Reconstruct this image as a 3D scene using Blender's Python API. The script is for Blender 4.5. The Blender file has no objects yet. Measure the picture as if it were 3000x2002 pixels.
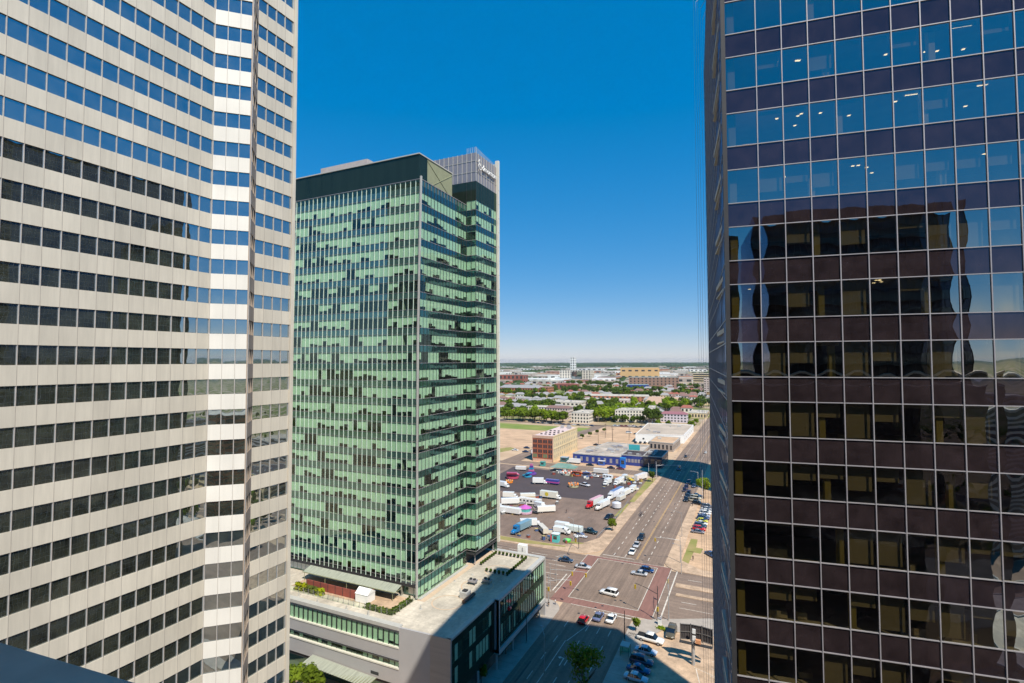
import bpy, bmesh, math, random
from mathutils import Vector, Matrix
R = math.radians
random.seed(7)
S = bpy.context.scene
C = S.collection

# ------------------------------------------------------------------ camera
CAM = Vector((49.82, -144.2, 68.0)); YAW = 25.1; PITCH = 2.2056; ROLL = -0.155
FX = 1510.7
cam_d = bpy.data.cameras.new('camera'); cam = bpy.data.objects.new('camera', cam_d); C.objects.link(cam)
cam_d.sensor_width = 36; cam_d.lens = 36*FX/3000; cam_d.clip_start = 0.1; cam_d.clip_end = 90000
CM = Matrix.Rotation(R(YAW), 4, 'Z') @ Matrix.Rotation(R(90+PITCH), 4, 'X') @ Matrix.Rotation(R(ROLL), 4, 'Z')
cam.matrix_world = Matrix.Translation(CAM) @ CM
S.camera = cam
CM3 = CM.to_3x3()

# ------------------------------------------------------------------ light
SUN_HEAD = 129.2; SUN_EL = 52.8
w = bpy.data.worlds.new('World'); S.world = w; w.use_nodes = True
nt = w.node_tree; nt.nodes.clear()
sky = nt.nodes.new('ShaderNodeTexSky'); sky.sky_type = 'NISHITA'; sky.sun_disc = False
sky.sun_elevation = R(SUN_EL); sky.sun_rotation = R(SUN_HEAD)
sky.altitude = 700; sky.air_density = 1.0; sky.dust_density = 0.0; sky.ozone_density = 5.0
hs = nt.nodes.new('ShaderNodeHueSaturation'); hs.inputs['Saturation'].default_value = 2.24; hs.inputs['Hue'].default_value = .4915; hs.inputs['Value'].default_value = 2.15
gm = nt.nodes.new('ShaderNodeGamma'); gm.inputs['Gamma'].default_value = 0.38
tn_ = nt.nodes.new('ShaderNodeMix'); tn_.data_type = 'RGBA'; tn_.blend_type = 'MULTIPLY'; tn_.inputs['Factor'].default_value = 1; tn_.inputs['B'].default_value = (1, 1, 1.1, 1)
bg = nt.nodes.new('ShaderNodeBackground'); bg.inputs['Strength'].default_value = 0.12
wo = nt.nodes.new('ShaderNodeOutputWorld')
nt.links.new(sky.outputs[0], gm.inputs['Color']); nt.links.new(gm.outputs[0], tn_.inputs['A']); nt.links.new(tn_.outputs['Result'], hs.inputs['Color']); nt.links.new(hs.outputs[0], bg.inputs[0]); nt.links.new(bg.outputs[0], wo.inputs[0])
sd = bpy.data.lights.new('sun', 'SUN'); sd.energy = 4.8; sd.angle = R(0.53); sd.color = (1, .925, .80)
sun = bpy.data.objects.new('sun', sd); C.objects.link(sun)
sv = Vector((math.sin(R(SUN_HEAD))*math.cos(R(SUN_EL)), math.cos(R(SUN_HEAD))*math.cos(R(SUN_EL)), math.sin(R(SUN_EL))))
sun.rotation_euler = sv.to_track_quat('Z', 'Y').to_euler(); sun.location = sv*300
S.view_settings.view_transform = 'Standard'; S.view_settings.look = 'None'
S.view_settings.exposure = 0.35; S.view_settings.gamma = 1; S.view_settings.use_curve_mapping = False
S.render.engine = 'CYCLES'
S.cycles.caustics_reflective = False; S.cycles.caustics_refractive = False
S.cycles.max_bounces = 8; S.cycles.transparent_max_bounces = 12

# ------------------------------------------------------------------ helpers
def at(u, v, h=0.0):                       # a photo pixel seen on the level h above the ground -> a world point
    d = CM3 @ Vector(((u-1500)/FX, -(v-1001)/FX, -1))
    t = (h-CAM.z)/d.z
    return CAM + d*t
def pix(p):
    q = CM3.transposed() @ (Vector(p)-CAM)
    if q.z > -0.5: return None
    return 1500-FX*q.x/q.z, 1001+FX*q.y/q.z, -q.z
def tag(o, label=None, cat=None, group=None, kind=None):
    if label: o['label'] = label
    if cat: o['category'] = cat
    if group: o['group'] = group
    if kind: o['kind'] = kind
    return o
def thing(name, label, cat, loc=(0, 0, 0), group=None, rz=0):
    o = bpy.data.objects.new(name, None); C.objects.link(o); o.location = loc; o.rotation_euler = (0, 0, R(rz))
    o.empty_display_size = .5
    return tag(o, label, cat, group)
def kids(o): return [c for c in bpy.data.objects if c.parent == o]
def tree_of(o): return (o, [tree_of(c) for c in kids(o)])
def copy_tree(t, parent=None):
    o, ch = t
    c = o.copy(); C.objects.link(c)
    if parent: c.parent = parent
    for k in ch: copy_tree(k, c)
    return c

class MB:
    def __init__(s): s.v = []; s.f = []; s.sm = False
    def quad(s, a, b, c, d):
        n = len(s.v); s.v += [tuple(a), tuple(b), tuple(c), tuple(d)]; s.f.append((n, n+1, n+2, n+3)); return s
    def poly(s, pts):
        n = len(s.v); s.v += [tuple(p) for p in pts]; s.f.append(tuple(range(n, n+len(pts)))); return s
    def box(s, x0, x1, y0, y1, z0, z1):
        n = len(s.v)
        s.v += [(x0,y0,z0),(x1,y0,z0),(x1,y1,z0),(x0,y1,z0),(x0,y0,z1),(x1,y0,z1),(x1,y1,z1),(x0,y1,z1)]
        s.f += [(n+3,n+2,n+1,n),(n+4,n+5,n+6,n+7),(n,n+1,n+5,n+4),(n+1,n+2,n+6,n+5),(n+2,n+3,n+7,n+6),(n+3,n,n+4,n+7)]
        return s
    def prism(s, pts, z0, z1, bottom=True):  # ccw footprint
        n = len(s.v); k = len(pts)
        s.v += [(p[0],p[1],z0) for p in pts]+[(p[0],p[1],z1) for p in pts]
        s.f.append(tuple(range(n+k, n+2*k)))
        if bottom: s.f.append(tuple(range(n+k-1, n-1, -1)))
        for i in range(k):
            j = (i+1) % k; s.f.append((n+i, n+j, n+k+j, n+k+i))
        return s
    def tube(s, a, b, r, r2=None, k=8):
        a = Vector(a); b = Vector(b); r2 = r if r2 is None else r2
        d = (b-a).normalized(); u = d.orthogonal().normalized(); w_ = d.cross(u); n = len(s.v)
        for p, rr in ((a, r), (b, r2)):
            for i in range(k):
                t = 2*math.pi*i/k; s.v.append(tuple(p+(u*math.cos(t)+w_*math.sin(t))*rr))
        for i in range(k):
            j = (i+1) % k; s.f.append((n+i, n+j, n+k+j, n+k+i))
        s.f.append(tuple(range(n+k-1, n-1, -1))); s.f.append(tuple(range(n+k, n+2*k)))
        return s
    def loft(s, rings, cap=True):
        n = len(s.v); k = len(rings[0])
        for r_ in rings: s.v += [tuple(p) for p in r_]
        for a in range(len(rings)-1):
            for i in range(k):
                j = (i+1) % k; s.f.append((n+a*k+i, n+a*k+j, n+(a+1)*k+j, n+(a+1)*k+i))
        if cap:
            s.f.append(tuple(range(n+k-1, n-1, -1))); m = n+(len(rings)-1)*k; s.f.append(tuple(range(m, m+k)))
        return s
    def build(s, name, m, parent=None, smooth=False):
        me = bpy.data.meshes.new(name)
        off = Vector(parent_world(parent)) if parent else Vector((0, 0, 0))
        me.from_pydata([(x-off.x, y-off.y, z-off.z) for x, y, z in s.v], [], s.f)
        me.materials.append(m); me.update()
        if smooth or s.sm: me.polygons.foreach_set('use_smooth', [True]*len(me.polygons))
        o = bpy.data.objects.new(name, me); C.objects.link(o)
        if parent: o.parent = parent
        return o
def parent_world(p):
    v = Vector((0, 0, 0))
    while p is not None: v = v + p.location; p = p.parent
    return v
def struct(name, mb, m): return tag(mb.build(name, m), kind='structure')

# ------------------------------------------------------------------ materials
def new_mat(name):
    m = bpy.data.materials.new(name); m.use_nodes = True; n = m.node_tree; n.nodes.clear()
    out = n.nodes.new('ShaderNodeOutputMaterial'); return m, n, out
def N(n, t, **k):
    x = n.nodes.new(t)
    for a, b in k.items():
        if hasattr(x, a) and not a[0].isupper(): setattr(x, a, b)
        else: x.inputs[a].default_value = b
    return x
def noise_col(n, col, amt, scale, detail=4, stretch=None, coord='Object', col2=None):
    tc = N(n, 'ShaderNodeTexCoord'); src = tc.outputs[coord]
    if stretch:
        mp = N(n, 'ShaderNodeMapping'); mp.inputs['Scale'].default_value = stretch; n.links.new(src, mp.inputs[0]); src = mp.outputs[0]
    nz = N(n, 'ShaderNodeTexNoise', Scale=scale, Detail=detail, Roughness=.6); n.links.new(src, nz.inputs['Vector'])
    rp = N(n, 'ShaderNodeValToRGB'); c2 = col2 or [c*(1-amt) for c in col]; c1 = [min(1, c*(1+amt)) for c in col] if not col2 else col
    rp.color_ramp.elements[0].position = .32; rp.color_ramp.elements[1].position = .68
    rp.color_ramp.elements[0].color = (*c2[:3], 1); rp.color_ramp.elements[1].color = (*c1[:3], 1)
    n.links.new(nz.outputs['Fac'], rp.inputs[0]); return rp.outputs[0], nz
def mat(name, col, rough=.8, metal=0, amt=.12, scale=1.0, spec=.5, stretch=None, bump=0, col2=None, rnd=0, coat=0):
    m, n, out = new_mat(name)
    b = N(n, 'ShaderNodeBsdfPrincipled'); b.inputs['Roughness'].default_value = rough; b.inputs['Metallic'].default_value = metal
    b.inputs['Specular IOR Level'].default_value = spec; b.inputs['Coat Weight'].default_value = coat; b.inputs['Coat Roughness'].default_value = .05
    c, nz = noise_col(n, col, amt, scale, stretch=stretch, col2=col2)
    if rnd:
        oi = N(n, 'ShaderNodeObjectInfo'); mr = N(n, 'ShaderNodeMapRange'); mr.inputs['To Min'].default_value = 1-rnd; mr.inputs['To Max'].default_value = 1+rnd
        n.links.new(oi.outputs['Random'], mr.inputs[0])
        hv = N(n, 'ShaderNodeHueSaturation'); n.links.new(mr.outputs[0], hv.inputs['Value']); n.links.new(c, hv.inputs['Color']); c = hv.outputs[0]
    n.links.new(c, b.inputs['Base Color'])
    if bump:
        bp = N(n, 'ShaderNodeBump', Strength=bump, Distance=.05); n.links.new(nz.outputs['Fac'], bp.inputs['Height']); n.links.new(bp.outputs[0], b.inputs['Normal'])
    n.links.new(b.outputs[0], out.inputs[0]); return m
def reflect_fac(n, r0, p=5.0):
    lw = N(n, 'ShaderNodeLayerWeight', Blend=.5); pw = N(n, 'ShaderNodeMath', operation='POWER'); pw.inputs[1].default_value = p
    n.links.new(lw.outputs['Facing'], pw.inputs[0])
    ma = N(n, 'ShaderNodeMath', operation='MULTIPLY_ADD'); ma.inputs[1].default_value = 1-r0; ma.inputs[2].default_value = r0
    n.links.new(pw.outputs[0], ma.inputs[0]); return ma.outputs[0]
def glass(name, tint, r0, gcol=(1, 1, 1), wob=0.0, wscale=.5, rough=.0, p=5.0):
    m, n, out = new_mat(name)
    t = N(n, 'ShaderNodeBsdfTransparent'); t.inputs[0].default_value = (*tint, 1)
    g = N(n, 'ShaderNodeBsdfGlossy'); g.inputs['Color'].default_value = (*gcol, 1); g.inputs['Roughness'].default_value = rough
    if wob:
        tc = N(n, 'ShaderNodeTexCoord'); nz = N(n, 'ShaderNodeTexNoise', Scale=wscale, Detail=1.5)
        n.links.new(tc.outputs['Object'], nz.inputs['Vector'])
        bp = N(n, 'ShaderNodeBump', Strength=1, Distance=wob); n.links.new(nz.outputs['Fac'], bp.inputs['Height']); n.links.new(bp.outputs[0], g.inputs['Normal'])
    mx = N(n, 'ShaderNodeMixShader'); n.links.new(reflect_fac(n, r0, p), mx.inputs[0]); n.links.new(t.outputs[0], mx.inputs[1]); n.links.new(g.outputs[0], mx.inputs[2])
    n.links.new(mx.outputs[0], out.inputs[0]); return m
def mirror_panel(name, col, r0, gcol=(1, 1, 1), wob=0.0, wscale=.5, amt=.15, scale=.6, rough=.01, p=5.0, stretch=None):
    m, n, out = new_mat(name)
    d = N(n, 'ShaderNodeBsdfDiffuse'); c, _ = noise_col(n, col, amt, scale, stretch=stretch); n.links.new(c, d.inputs[0])
    g = N(n, 'ShaderNodeBsdfGlossy'); g.inputs['Color'].default_value = (*gcol, 1); g.inputs['Roughness'].default_value = rough
    if wob:
        tc = N(n, 'ShaderNodeTexCoord'); nz = N(n, 'ShaderNodeTexNoise', Scale=wscale, Detail=1.5)
        n.links.new(tc.outputs['Object'], nz.inputs['Vector'])
        bp = N(n, 'ShaderNodeBump', Strength=1, Distance=wob); n.links.new(nz.outputs['Fac'], bp.inputs['Height']); n.links.new(bp.outputs[0], g.inputs['Normal'])
    mx = N(n, 'ShaderNodeMixShader'); n.links.new(reflect_fac(n, r0, p), mx.inputs[0]); n.links.new(d.outputs[0], mx.inputs[1]); n.links.new(g.outputs[0], mx.inputs[2])
    n.links.new(mx.outputs[0], out.inputs[0]); return m
def emis(name, col, s):
    m, n, out = new_mat(name); e = N(n, 'ShaderNodeEmission', Strength=s); e.inputs[0].default_value = (*col, 1); n.links.new(e.outputs[0], out.inputs[0]); return m

def road_mat(name, col, st):
    m, n, out = new_mat(name); b = N(n, 'ShaderNodeBsdfPrincipled'); b.inputs['Roughness'].default_value = .88; tc = N(n, 'ShaderNodeTexCoord'); cur = None
    for sc, stt, lo, hi, det in ((.55, st, .74, 1.18, 3), (.05, (1, 1, 1), .82, 1.12, 5), (1.6, (1, 1, 1), .86, 1.1, 6), (.22, (1, 1, 1), .9, 1.05, 8)):
        mp = N(n, 'ShaderNodeMapping'); mp.inputs['Scale'].default_value = stt; n.links.new(tc.outputs['Object'], mp.inputs[0])
        nz = N(n, 'ShaderNodeTexNoise', Scale=sc, Detail=det, Roughness=.65); n.links.new(mp.outputs[0], nz.inputs['Vector'])
        q = N(n, 'ShaderNodeMapRange'); q.inputs['From Min'].default_value = .32; q.inputs['From Max'].default_value = .68; q.inputs['To Min'].default_value = lo; q.inputs['To Max'].default_value = hi; n.links.new(nz.outputs['Fac'], q.inputs[0])
        if cur is None: cur = q.outputs[0]
        else: mm = N(n, 'ShaderNodeMath', operation='MULTIPLY'); n.links.new(cur, mm.inputs[0]); n.links.new(q.outputs[0], mm.inputs[1]); cur = mm.outputs[0]
    hv = N(n, 'ShaderNodeHueSaturation'); hv.inputs['Color'].default_value = (*col, 1); n.links.new(cur, hv.inputs['Value']); n.links.new(hv.outputs[0], b.inputs['Base Color']); n.links.new(b.outputs[0], out.inputs[0]); return m
M = {}
def precast(name, col, wy, oy, amt=.06, streak=.12):
    m, n, out = new_mat(name); b = N(n, 'ShaderNodeBsdfPrincipled'); b.inputs['Roughness'].default_value = .7
    tc = N(n, 'ShaderNodeTexCoord'); sp = N(n, 'ShaderNodeSeparateXYZ'); n.links.new(tc.outputs['Object'], sp.inputs[0])
    def fl(o, k, c0):
        a = N(n, 'ShaderNodeMath', operation='MULTIPLY_ADD'); a.inputs[1].default_value = 1/k; a.inputs[2].default_value = c0; n.links.new(o, a.inputs[0])
        f = N(n, 'ShaderNodeMath', operation='FLOOR'); n.links.new(a.outputs[0], f.inputs[0]); return f.outputs[0]
    cb = N(n, 'ShaderNodeCombineXYZ'); n.links.new(fl(sp.outputs['Y'], wy, oy), cb.inputs[0]); n.links.new(fl(sp.outputs['Z'], 3.8, .67), cb.inputs[1])
    wn = N(n, 'ShaderNodeTexWhiteNoise'); n.links.new(cb.outputs[0], wn.inputs['Vector'])
    mp = N(n, 'ShaderNodeMapping'); mp.inputs['Scale'].default_value = (2.2, 2.2, .16); n.links.new(tc.outputs['Object'], mp.inputs[0])
    nz = N(n, 'ShaderNodeTexNoise', Scale=1.3, Detail=6, Roughness=.7); n.links.new(mp.outputs[0], nz.inputs['Vector'])
    n2 = N(n, 'ShaderNodeTexNoise', Scale=.12, Detail=3); n.links.new(tc.outputs['Object'], n2.inputs['Vector'])
    def mr(o, lo, hi):
        q = N(n, 'ShaderNodeMapRange'); q.inputs['From Min'].default_value = .3 if lo < 1-amt*1.5 else 0; q.inputs['From Max'].default_value = .7 if lo < 1-amt*1.5 else 1
        q.inputs['To Min'].default_value = lo; q.inputs['To Max'].default_value = hi; n.links.new(o, q.inputs[0]); return q.outputs[0]
    m1 = N(n, 'ShaderNodeMath', operation='MULTIPLY'); n.links.new(mr(wn.outputs[0], 1-amt, 1+amt), m1.inputs[0]); n.links.new(mr(nz.outputs['Fac'], 1-streak, 1+streak*.4), m1.inputs[1])
    m2 = N(n, 'ShaderNodeMath', operation='MULTIPLY'); n.links.new(m1.outputs[0], m2.inputs[0]); n.links.new(mr(n2.outputs['Fac'], .9, 1.06), m2.inputs[1])
    hv = N(n, 'ShaderNodeHueSaturation'); hv.inputs['Color'].default_value = (*col, 1); n.links.new(m2.outputs[0], hv.inputs['Value'])
    n.links.new(hv.outputs[0], b.inputs['Base Color']); n.links.new(b.outputs[0], out.inputs[0]); return m
M['concrete'] = precast('pale precast panel', (.640, .588, .492), 1.5457, .46)
M['concrete_glow'] = precast('precast panel with painted glow', (.74, .715, .66), .973, .2, .03, .05)  # whiter copy for the folded strip; reflected-light glow put into the colour
M['slot'] = mat('bronze louvre panel', (.36, .28, .22), .6, amt=.2, scale=1.5, stretch=(1, 1, .1))
M['white_metal'] = mat('pale aluminium', (.72, .72, .74), .35, metal=.3, amt=.04)
M['alu'] = mat('weathered aluminium', (.36, .34, .35), .5, metal=.25, amt=.1, scale=.5)
M['joint'] = mat('panel joint', (.36, .32, .28), .8)
M['lglass'] = mirror_panel('blue reflective glass', (.050, .054, .038), .47, (.80, .93, 1.0), wob=.010, wscale=.45, amt=.5, scale=.5, p=4)
M['rglass'] = glass('bronze vision glass', (.44, .40, .28), .34, (.92, .97, .95), wob=.012, wscale=.4, p=4)
M['rspan'] = mirror_panel('dark plum spandrel glass', (.026, .018, .019), .095, (.72, .70, .92), wob=.012, wscale=.4, amt=.3, scale=1.1)
M['gglass'] = glass('green vision glass', (.70, .90, .75), .10, (.8, 1, .92), wob=.006, wscale=.5)
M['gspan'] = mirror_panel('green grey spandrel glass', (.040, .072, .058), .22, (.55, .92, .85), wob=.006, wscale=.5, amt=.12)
M['gspan_side'] = mirror_panel('spandrel glass with reflected tone', (.014, .030, .026), .24, (.35, .80, .80), wob=.010, wscale=.45, amt=.15)  # darker copy for the street faces, their reflected tone put into the colour
M['gdark'] = mirror_panel('dark green mechanical glass', (.016, .024, .019), .07, (.45, .8, .6), wob=.006, wscale=.5, amt=.25, stretch=(1, 1, .1))
M['roof_tan'] = mat('dusty tan roof', (.44, .36, .28), .9, amt=.18, scale=.08)
M['roof_stain'] = mat('stained grey roof', (.40, .34, .28), .9, amt=.4, scale=.12)
M['blind'] = mat('white roller blind', (.76, .75, .68), .9, amt=.05, scale=.3)
M['tanblind'] = mat('cream roller blind', (.40, .365, .28), .9, amt=.12, scale=.4)
M['yellowblind'] = mat('mustard partition wall', (.46, .40, .14), .9, amt=.08, scale=.4)
M['interior'] = mat('dim office interior', (.12, .10, .08), .9, amt=.75, scale=.45)
M['ceiling'] = mat('office ceiling tile', (.45, .43, .38), .9, amt=.08)
M['grey_panel'] = mat('grey composite cladding', (.385, .375, .38), .55, amt=.04, scale=.3)
M['tan_panel'] = mat('ribbed tan cladding', (.42, .36, .31), .6, amt=.08, scale=.5, stretch=(.2, .2, 4))
M['soffit'] = mat('dark soffit', (.035, .035, .038), .7)
M['roof_pale'] = road_mat('pale ballast roof', (.56, .50, .41), (.5, .2, 1))
M['roof_cap'] = mat('grey roof flashing', (.46, .45, .42), .5, amt=.06)
M['screen'] = mat('perforated metal screen', (.34, .31, .32), .45, metal=.5, amt=.07, scale=.5)
M['louvre'] = mat('olive louvre wall', (.27, .28, .17), .6, amt=.08, scale=.8)
M['fin'] = mat('white concrete fin', (.66, .64, .56), .6, amt=.04)
M['asphalt'] = road_mat('sun bleached asphalt', (.245, .175, .130), (1.6, .03, 1)) if True else mat('sun bleached asphalt', (.205, .150, .112), .9, amt=.30, scale=.16, stretch=(3.5, .10, 1), bump=.2)
M['asphalt_e'] = road_mat('sun bleached avenue asphalt', (.245, .176, .132), (.03, 1.6, 1)) if True else mat('sun bleached avenue asphalt', (.205, .152, .115), .9, amt=.30, scale=.16, stretch=(.10, 3.5, 1), bump=.2)
M['asphalt_dark'] = mat('fresh dark asphalt', (.070, .052, .052), .85, amt=.1, scale=.1)
M['asphalt_lot'] = road_mat('old lot asphalt', (.225, .158, .120), (.3, .08, 1))
M['brick_walk'] = mat('red brick crosswalk', (.235, .118, .092), .85, amt=.15, scale=.4, stretch=(3, .4, 1))
M['paint'] = mat('road paint', (.60, .54, .46), .7, amt=.25, scale=.8)
M['yellow_paint'] = mat('yellow road paint', (.58, .36, .13), .7, amt=.2, scale=.6)
M['walk'] = road_mat('tan concrete paving', (.53, .375, .25), (.6, .6, 1))
M['walk_grey'] = mat('grey concrete paving', (.38, .33, .28), .85, amt=.12, scale=.4)
M['kerb'] = mat('kerb concrete', (.48, .43, .36), .8, amt=.08)
M['dirt'] = road_mat('bare tan dirt', (.58, .385, .235), (.1, .4, 1))
M['grass'] = mat('dry summer grass', (.20, .22, .045), .95, amt=.3, scale=.15, col2=(.33, .26, .10))
M['lawn'] = mat('green field grass', (.15, .215, .035), .95, amt=.2, scale=.05, col2=(.24, .26, .06))
M['black'] = mat('black rubber', (.012, .012, .012), .8)
M['darkglass'] = mirror_panel('tinted car glass', (.01, .012, .015), .10)
M['steel'] = mat('galvanised steel', (.42, .42, .42), .5, metal=.4)
M['dark_steel'] = mat('dark painted steel', (.035, .035, .038), .6)
M['brown_brick'] = mat('red brick', (.36, .105, .052), .85, amt=.15, scale=.5)
M['cream'] = mat('cream render', (.66, .53, .32), .85, amt=.06, scale=.2)
M['white'] = mat('white paint', (.80, .80, .78), .6, amt=.03)
M['wood_red'] = mat('red brown timber fence', (.27, .07, .05), .8, amt=.1, scale=.6)
M['bark'] = mat('bark', (.12, .085, .06), .9)
M['ledge'] = mat('charcoal parapet flashing', (.52, .41, .33), .6, amt=.16, scale=1.6)
M['lamp_on'] = emis('lit ceiling lamp', (1, .86, .62), 3.2)
M['pane'] = mirror_panel('dark window pane', (.03, .035, .045), .09)
M['terrain'] = None
M['sideglass'] = mirror_panel('side window glass', (.01, .012, .015), .10, (.45, .55, .75), wob=.01, wscale=.3)

def paint(name, c, rough=.3): 
    if name not in M: M[name] = mat(name, c, rough, amt=.02, spec=.6, coat=.6)
    return M[name]

# leaf material
def leaf(name, c1, c2, rnd=.25):
    m, n, out = new_mat(name)
    c, _ = noise_col(n, c1, .3, .35, detail=2, col2=c2)
    oi = N(n, 'ShaderNodeObjectInfo'); mr = N(n, 'ShaderNodeMapRange'); mr.inputs['To Min'].default_value = 1-rnd; mr.inputs['To Max'].default_value = 1+rnd
    n.links.new(oi.outputs['Random'], mr.inputs[0]); hv = N(n, 'ShaderNodeHueSaturation'); n.links.new(mr.outputs[0], hv.inputs['Value']); n.links.new(c, hv.inputs['Color'])
    d = N(n, 'ShaderNodeBsdfDiffuse'); t = N(n, 'ShaderNodeBsdfTranslucent'); n.links.new(hv.outputs[0], d.inputs[0]); n.links.new(hv.outputs[0], t.inputs[0])
    mx = N(n, 'ShaderNodeMixShader'); mx.inputs[0].default_value = .35; n.links.new(d.outputs[0], mx.inputs[1]); n.links.new(t.outputs[0], mx.inputs[2])
    n.links.new(mx.outputs[0], out.inputs[0]); return m
M['leaf'] = leaf('summer leaves', (.19, .26, .025), (.09, .14, .018))
M['leaf_dark'] = leaf('dark leaves', (.13, .19, .035), (.06, .10, .02))
M['leaf_lime'] = leaf('lime leaves', (.30, .38, .03), (.15, .24, .02))
M['leaf_far'] = leaf('distant leaves', (.075, .12, .045), (.04, .075, .03))
M['frosted'] = mat('frosted canopy glass', (.33, .35, .29), .4, amt=.2, scale=1.2, stretch=(3, .2, 1))

# ------------------------------------------------------------------ facade tools
class Face:
    def __init__(s, p0, p1):
        s.o = Vector((p0[0], p0[1])); d = Vector((p1[0], p1[1]))-s.o; s.L = d.length; s.d = d/s.L; s.n = Vector((s.d.y, -s.d.x))   # outward = right of travel
    def p(s, t, z, off=0.0):
        q = s.o+s.d*t+s.n*off; return (q.x, q.y, z)
    def rect(s, mb, t0, t1, z0, z1, off=0.0):
        return mb.quad(s.p(t0, z0, off), s.p(t1, z0, off), s.p(t1, z1, off), s.p(t0, z1, off))
    def bar(s, mb, t0, t1, z0, z1, o0, o1):
        n = len(mb.v)
        for off in (o0, o1):
            mb.v += [s.p(t0, z0, off), s.p(t1, z0, off), s.p(t1, z1, off), s.p(t0, z1, off)]
        a = n; b = n+4
        mb.f += [(b, b+1, b+2, b+3), (a+3, a+2, a+1, a), (a, a+1, b+1, b), (a+1, a+2, b+2, b+1), (a+2, a+3, b+3, b+2), (a+3, a, b, b+3)]
        return mb
    def pillow(s, mb, t0, t1, z0, z1, off, bulge, g=4, skew=0.0):
        n = len(mb.v); k = g+1
        for j in range(k):
            for i in range(k):
                a = i/g; b = j/g
                h = (1-(2*a-1)**2)*(1-(2*b-1)**2)
                mb.v.append(s.p(t0+(t1-t0)*a, z0+(z1-z0)*b, off+bulge*h+skew*(b-.5)))
        for j in range(g):
            for i in range(g):
                q = n+j*k+i; mb.f.append((q, q+1, q+k+1, q+k))
        mb.sm = True
        return mb
def visible_rank(c, area, nrm):
    q = pix(c)
    if q is None: return -1
    u, v, d = q
    if not (-60 < u < 3060 and -60 < v < 2060): return area/(d*d)*1e-4
    face = (CAM-Vector(c)).normalized().dot(nrm)
    return max(face, 0.001)*area/(d*d)
def emit(cells, name, m, root, limit=100):
    """cells: (MB, centre, area, normal). The 100 that show largest become parts, the rest one part."""
    cells = sorted(cells, key=lambda c: -visible_rank(c[1], c[2], c[3]))
    for mb, *_ in cells[:limit]: mb.build(name, m, root)
    if len(cells) > limit:
        big = MB(); 
        for mb, *_ in cells[limit:]:
            n = len(big.v); big.v += mb.v; big.f += [tuple(i+n for i in f) for f in mb.f]; big.sm = mb.sm
        tag(big.build(name, m, root), kind='stuff')
def cell(face, mb, t0, t1, z0, z1):
    return (mb, face.p((t0+t1)/2, (z0+z1)/2), (t1-t0)*(z1-z0), Vector((face.n.x, face.n.y, 0)))

# ================================================================== GROUND
def terrain_mat():
    m, n, out = new_mat('plain with fields and suburbs')
    tc = N(n, 'ShaderNodeTexCoord')
    b = N(n, 'ShaderNodeBsdfPrincipled'); b.inputs['Roughness'].default_value = .95; b.inputs['Specular IOR Level'].default_value = .1
    def nz(scale, detail=3, stretch=(1, 1, 1)):
        mp = N(n, 'ShaderNodeMapping'); mp.inputs['Scale'].default_value = stretch; n.links.new(tc.outputs['Object'], mp.inputs[0])
        x = N(n, 'ShaderNodeTexNoise', Scale=scale, Detail=detail); n.links.new(mp.outputs[0], x.inputs['Vector']); return x.outputs['Fac']
    def ramp(src, stops):
        r_ = N(n, 'ShaderNodeValToRGB'); e = r_.color_ramp.elements
        while len(e) < len(stops): e.new(.5)
        for k, (p_, c_) in enumerate(stops): e[k].position = p_; e[k].color = (*c_, 1)
        n.links.new(src, r_.inputs[0]); return r_.outputs[0]
    near = ramp(nz(.03, 5), [(.3, (.40, .28, .18)), (.5, (.50, .36, .24)), (.7, (.58, .43, .29))])
    mid = ramp(nz(.016, 6), [(.36, (.12, .15, .04)), (.47, (.20, .20, .08)), (.53, (.36, .28, .19)), (.66, (.44, .36, .27))])
    far = ramp(nz(.0011, 6, (1, .35, 1)), [(.35, (.035, .06, .028)), (.52, (.07, .10, .045)), (.60, (.30, .25, .17)), (.72, (.40, .34, .25))])
    dist = N(n, 'ShaderNodeVectorMath', operation='LENGTH'); n.links.new(tc.outputs['Object'], dist.inputs[0])
    def step(a, b_):
        q = N(n, 'ShaderNodeMapRange'); q.inputs['From Min'].default_value = a; q.inputs['From Max'].default_value = b_; n.links.new(dist.outputs['Value'], q.inputs[0]); return q.outputs[0]
    m1 = N(n, 'ShaderNodeMix', data_type='RGBA'); n.links.new(step(350, 480), m1.inputs['Factor']); n.links.new(near, m1.inputs['A']); n.links.new(mid, m1.inputs['B'])
    m2 = N(n, 'ShaderNodeMix', data_type='RGBA'); n.links.new(step(2600, 5200), m2.inputs['Factor']); n.links.new(m1.outputs['Result'], m2.inputs['A']); n.links.new(far, m2.inputs['B'])
    m3 = N(n, 'ShaderNodeMix', data_type='RGBA'); n.links.new(step(6500, 11000), m3.inputs['Factor']); n.links.new(m2.outputs['Result'], m3.inputs['A']); m3.inputs['B'].default_value = (.045, .075, .04, 1)
    n.links.new(m3.outputs['Result'], b.inputs['Base Color']); n.links.new(b.outputs[0], out.inputs[0]); return m
M['terrain'] = terrain_mat()
gr = MB()
K = 40; RR = [0, 400, 1500, 5000, 12000, 21500]
gr.poly([(400*math.cos(2*math.pi*i/K), 400*math.sin(2*math.pi*i/K), -.03) for i in range(K)])
for a in range(1, len(RR)-1):
    for i in range(K):
        t0 = 2*math.pi*i/K; t1 = 2*math.pi*(i+1)/K; r0, r1 = RR[a], RR[a+1]
        gr.quad((r0*math.cos(t0), r0*math.sin(t0), -.03), (r1*math.cos(t0), r1*math.sin(t0), -.03), (r1*math.cos(t1), r1*math.sin(t1), -.03), (r0*math.cos(t1), r0*math.sin(t1), -.03))
struct('ground', gr, M['terrain'])

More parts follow.
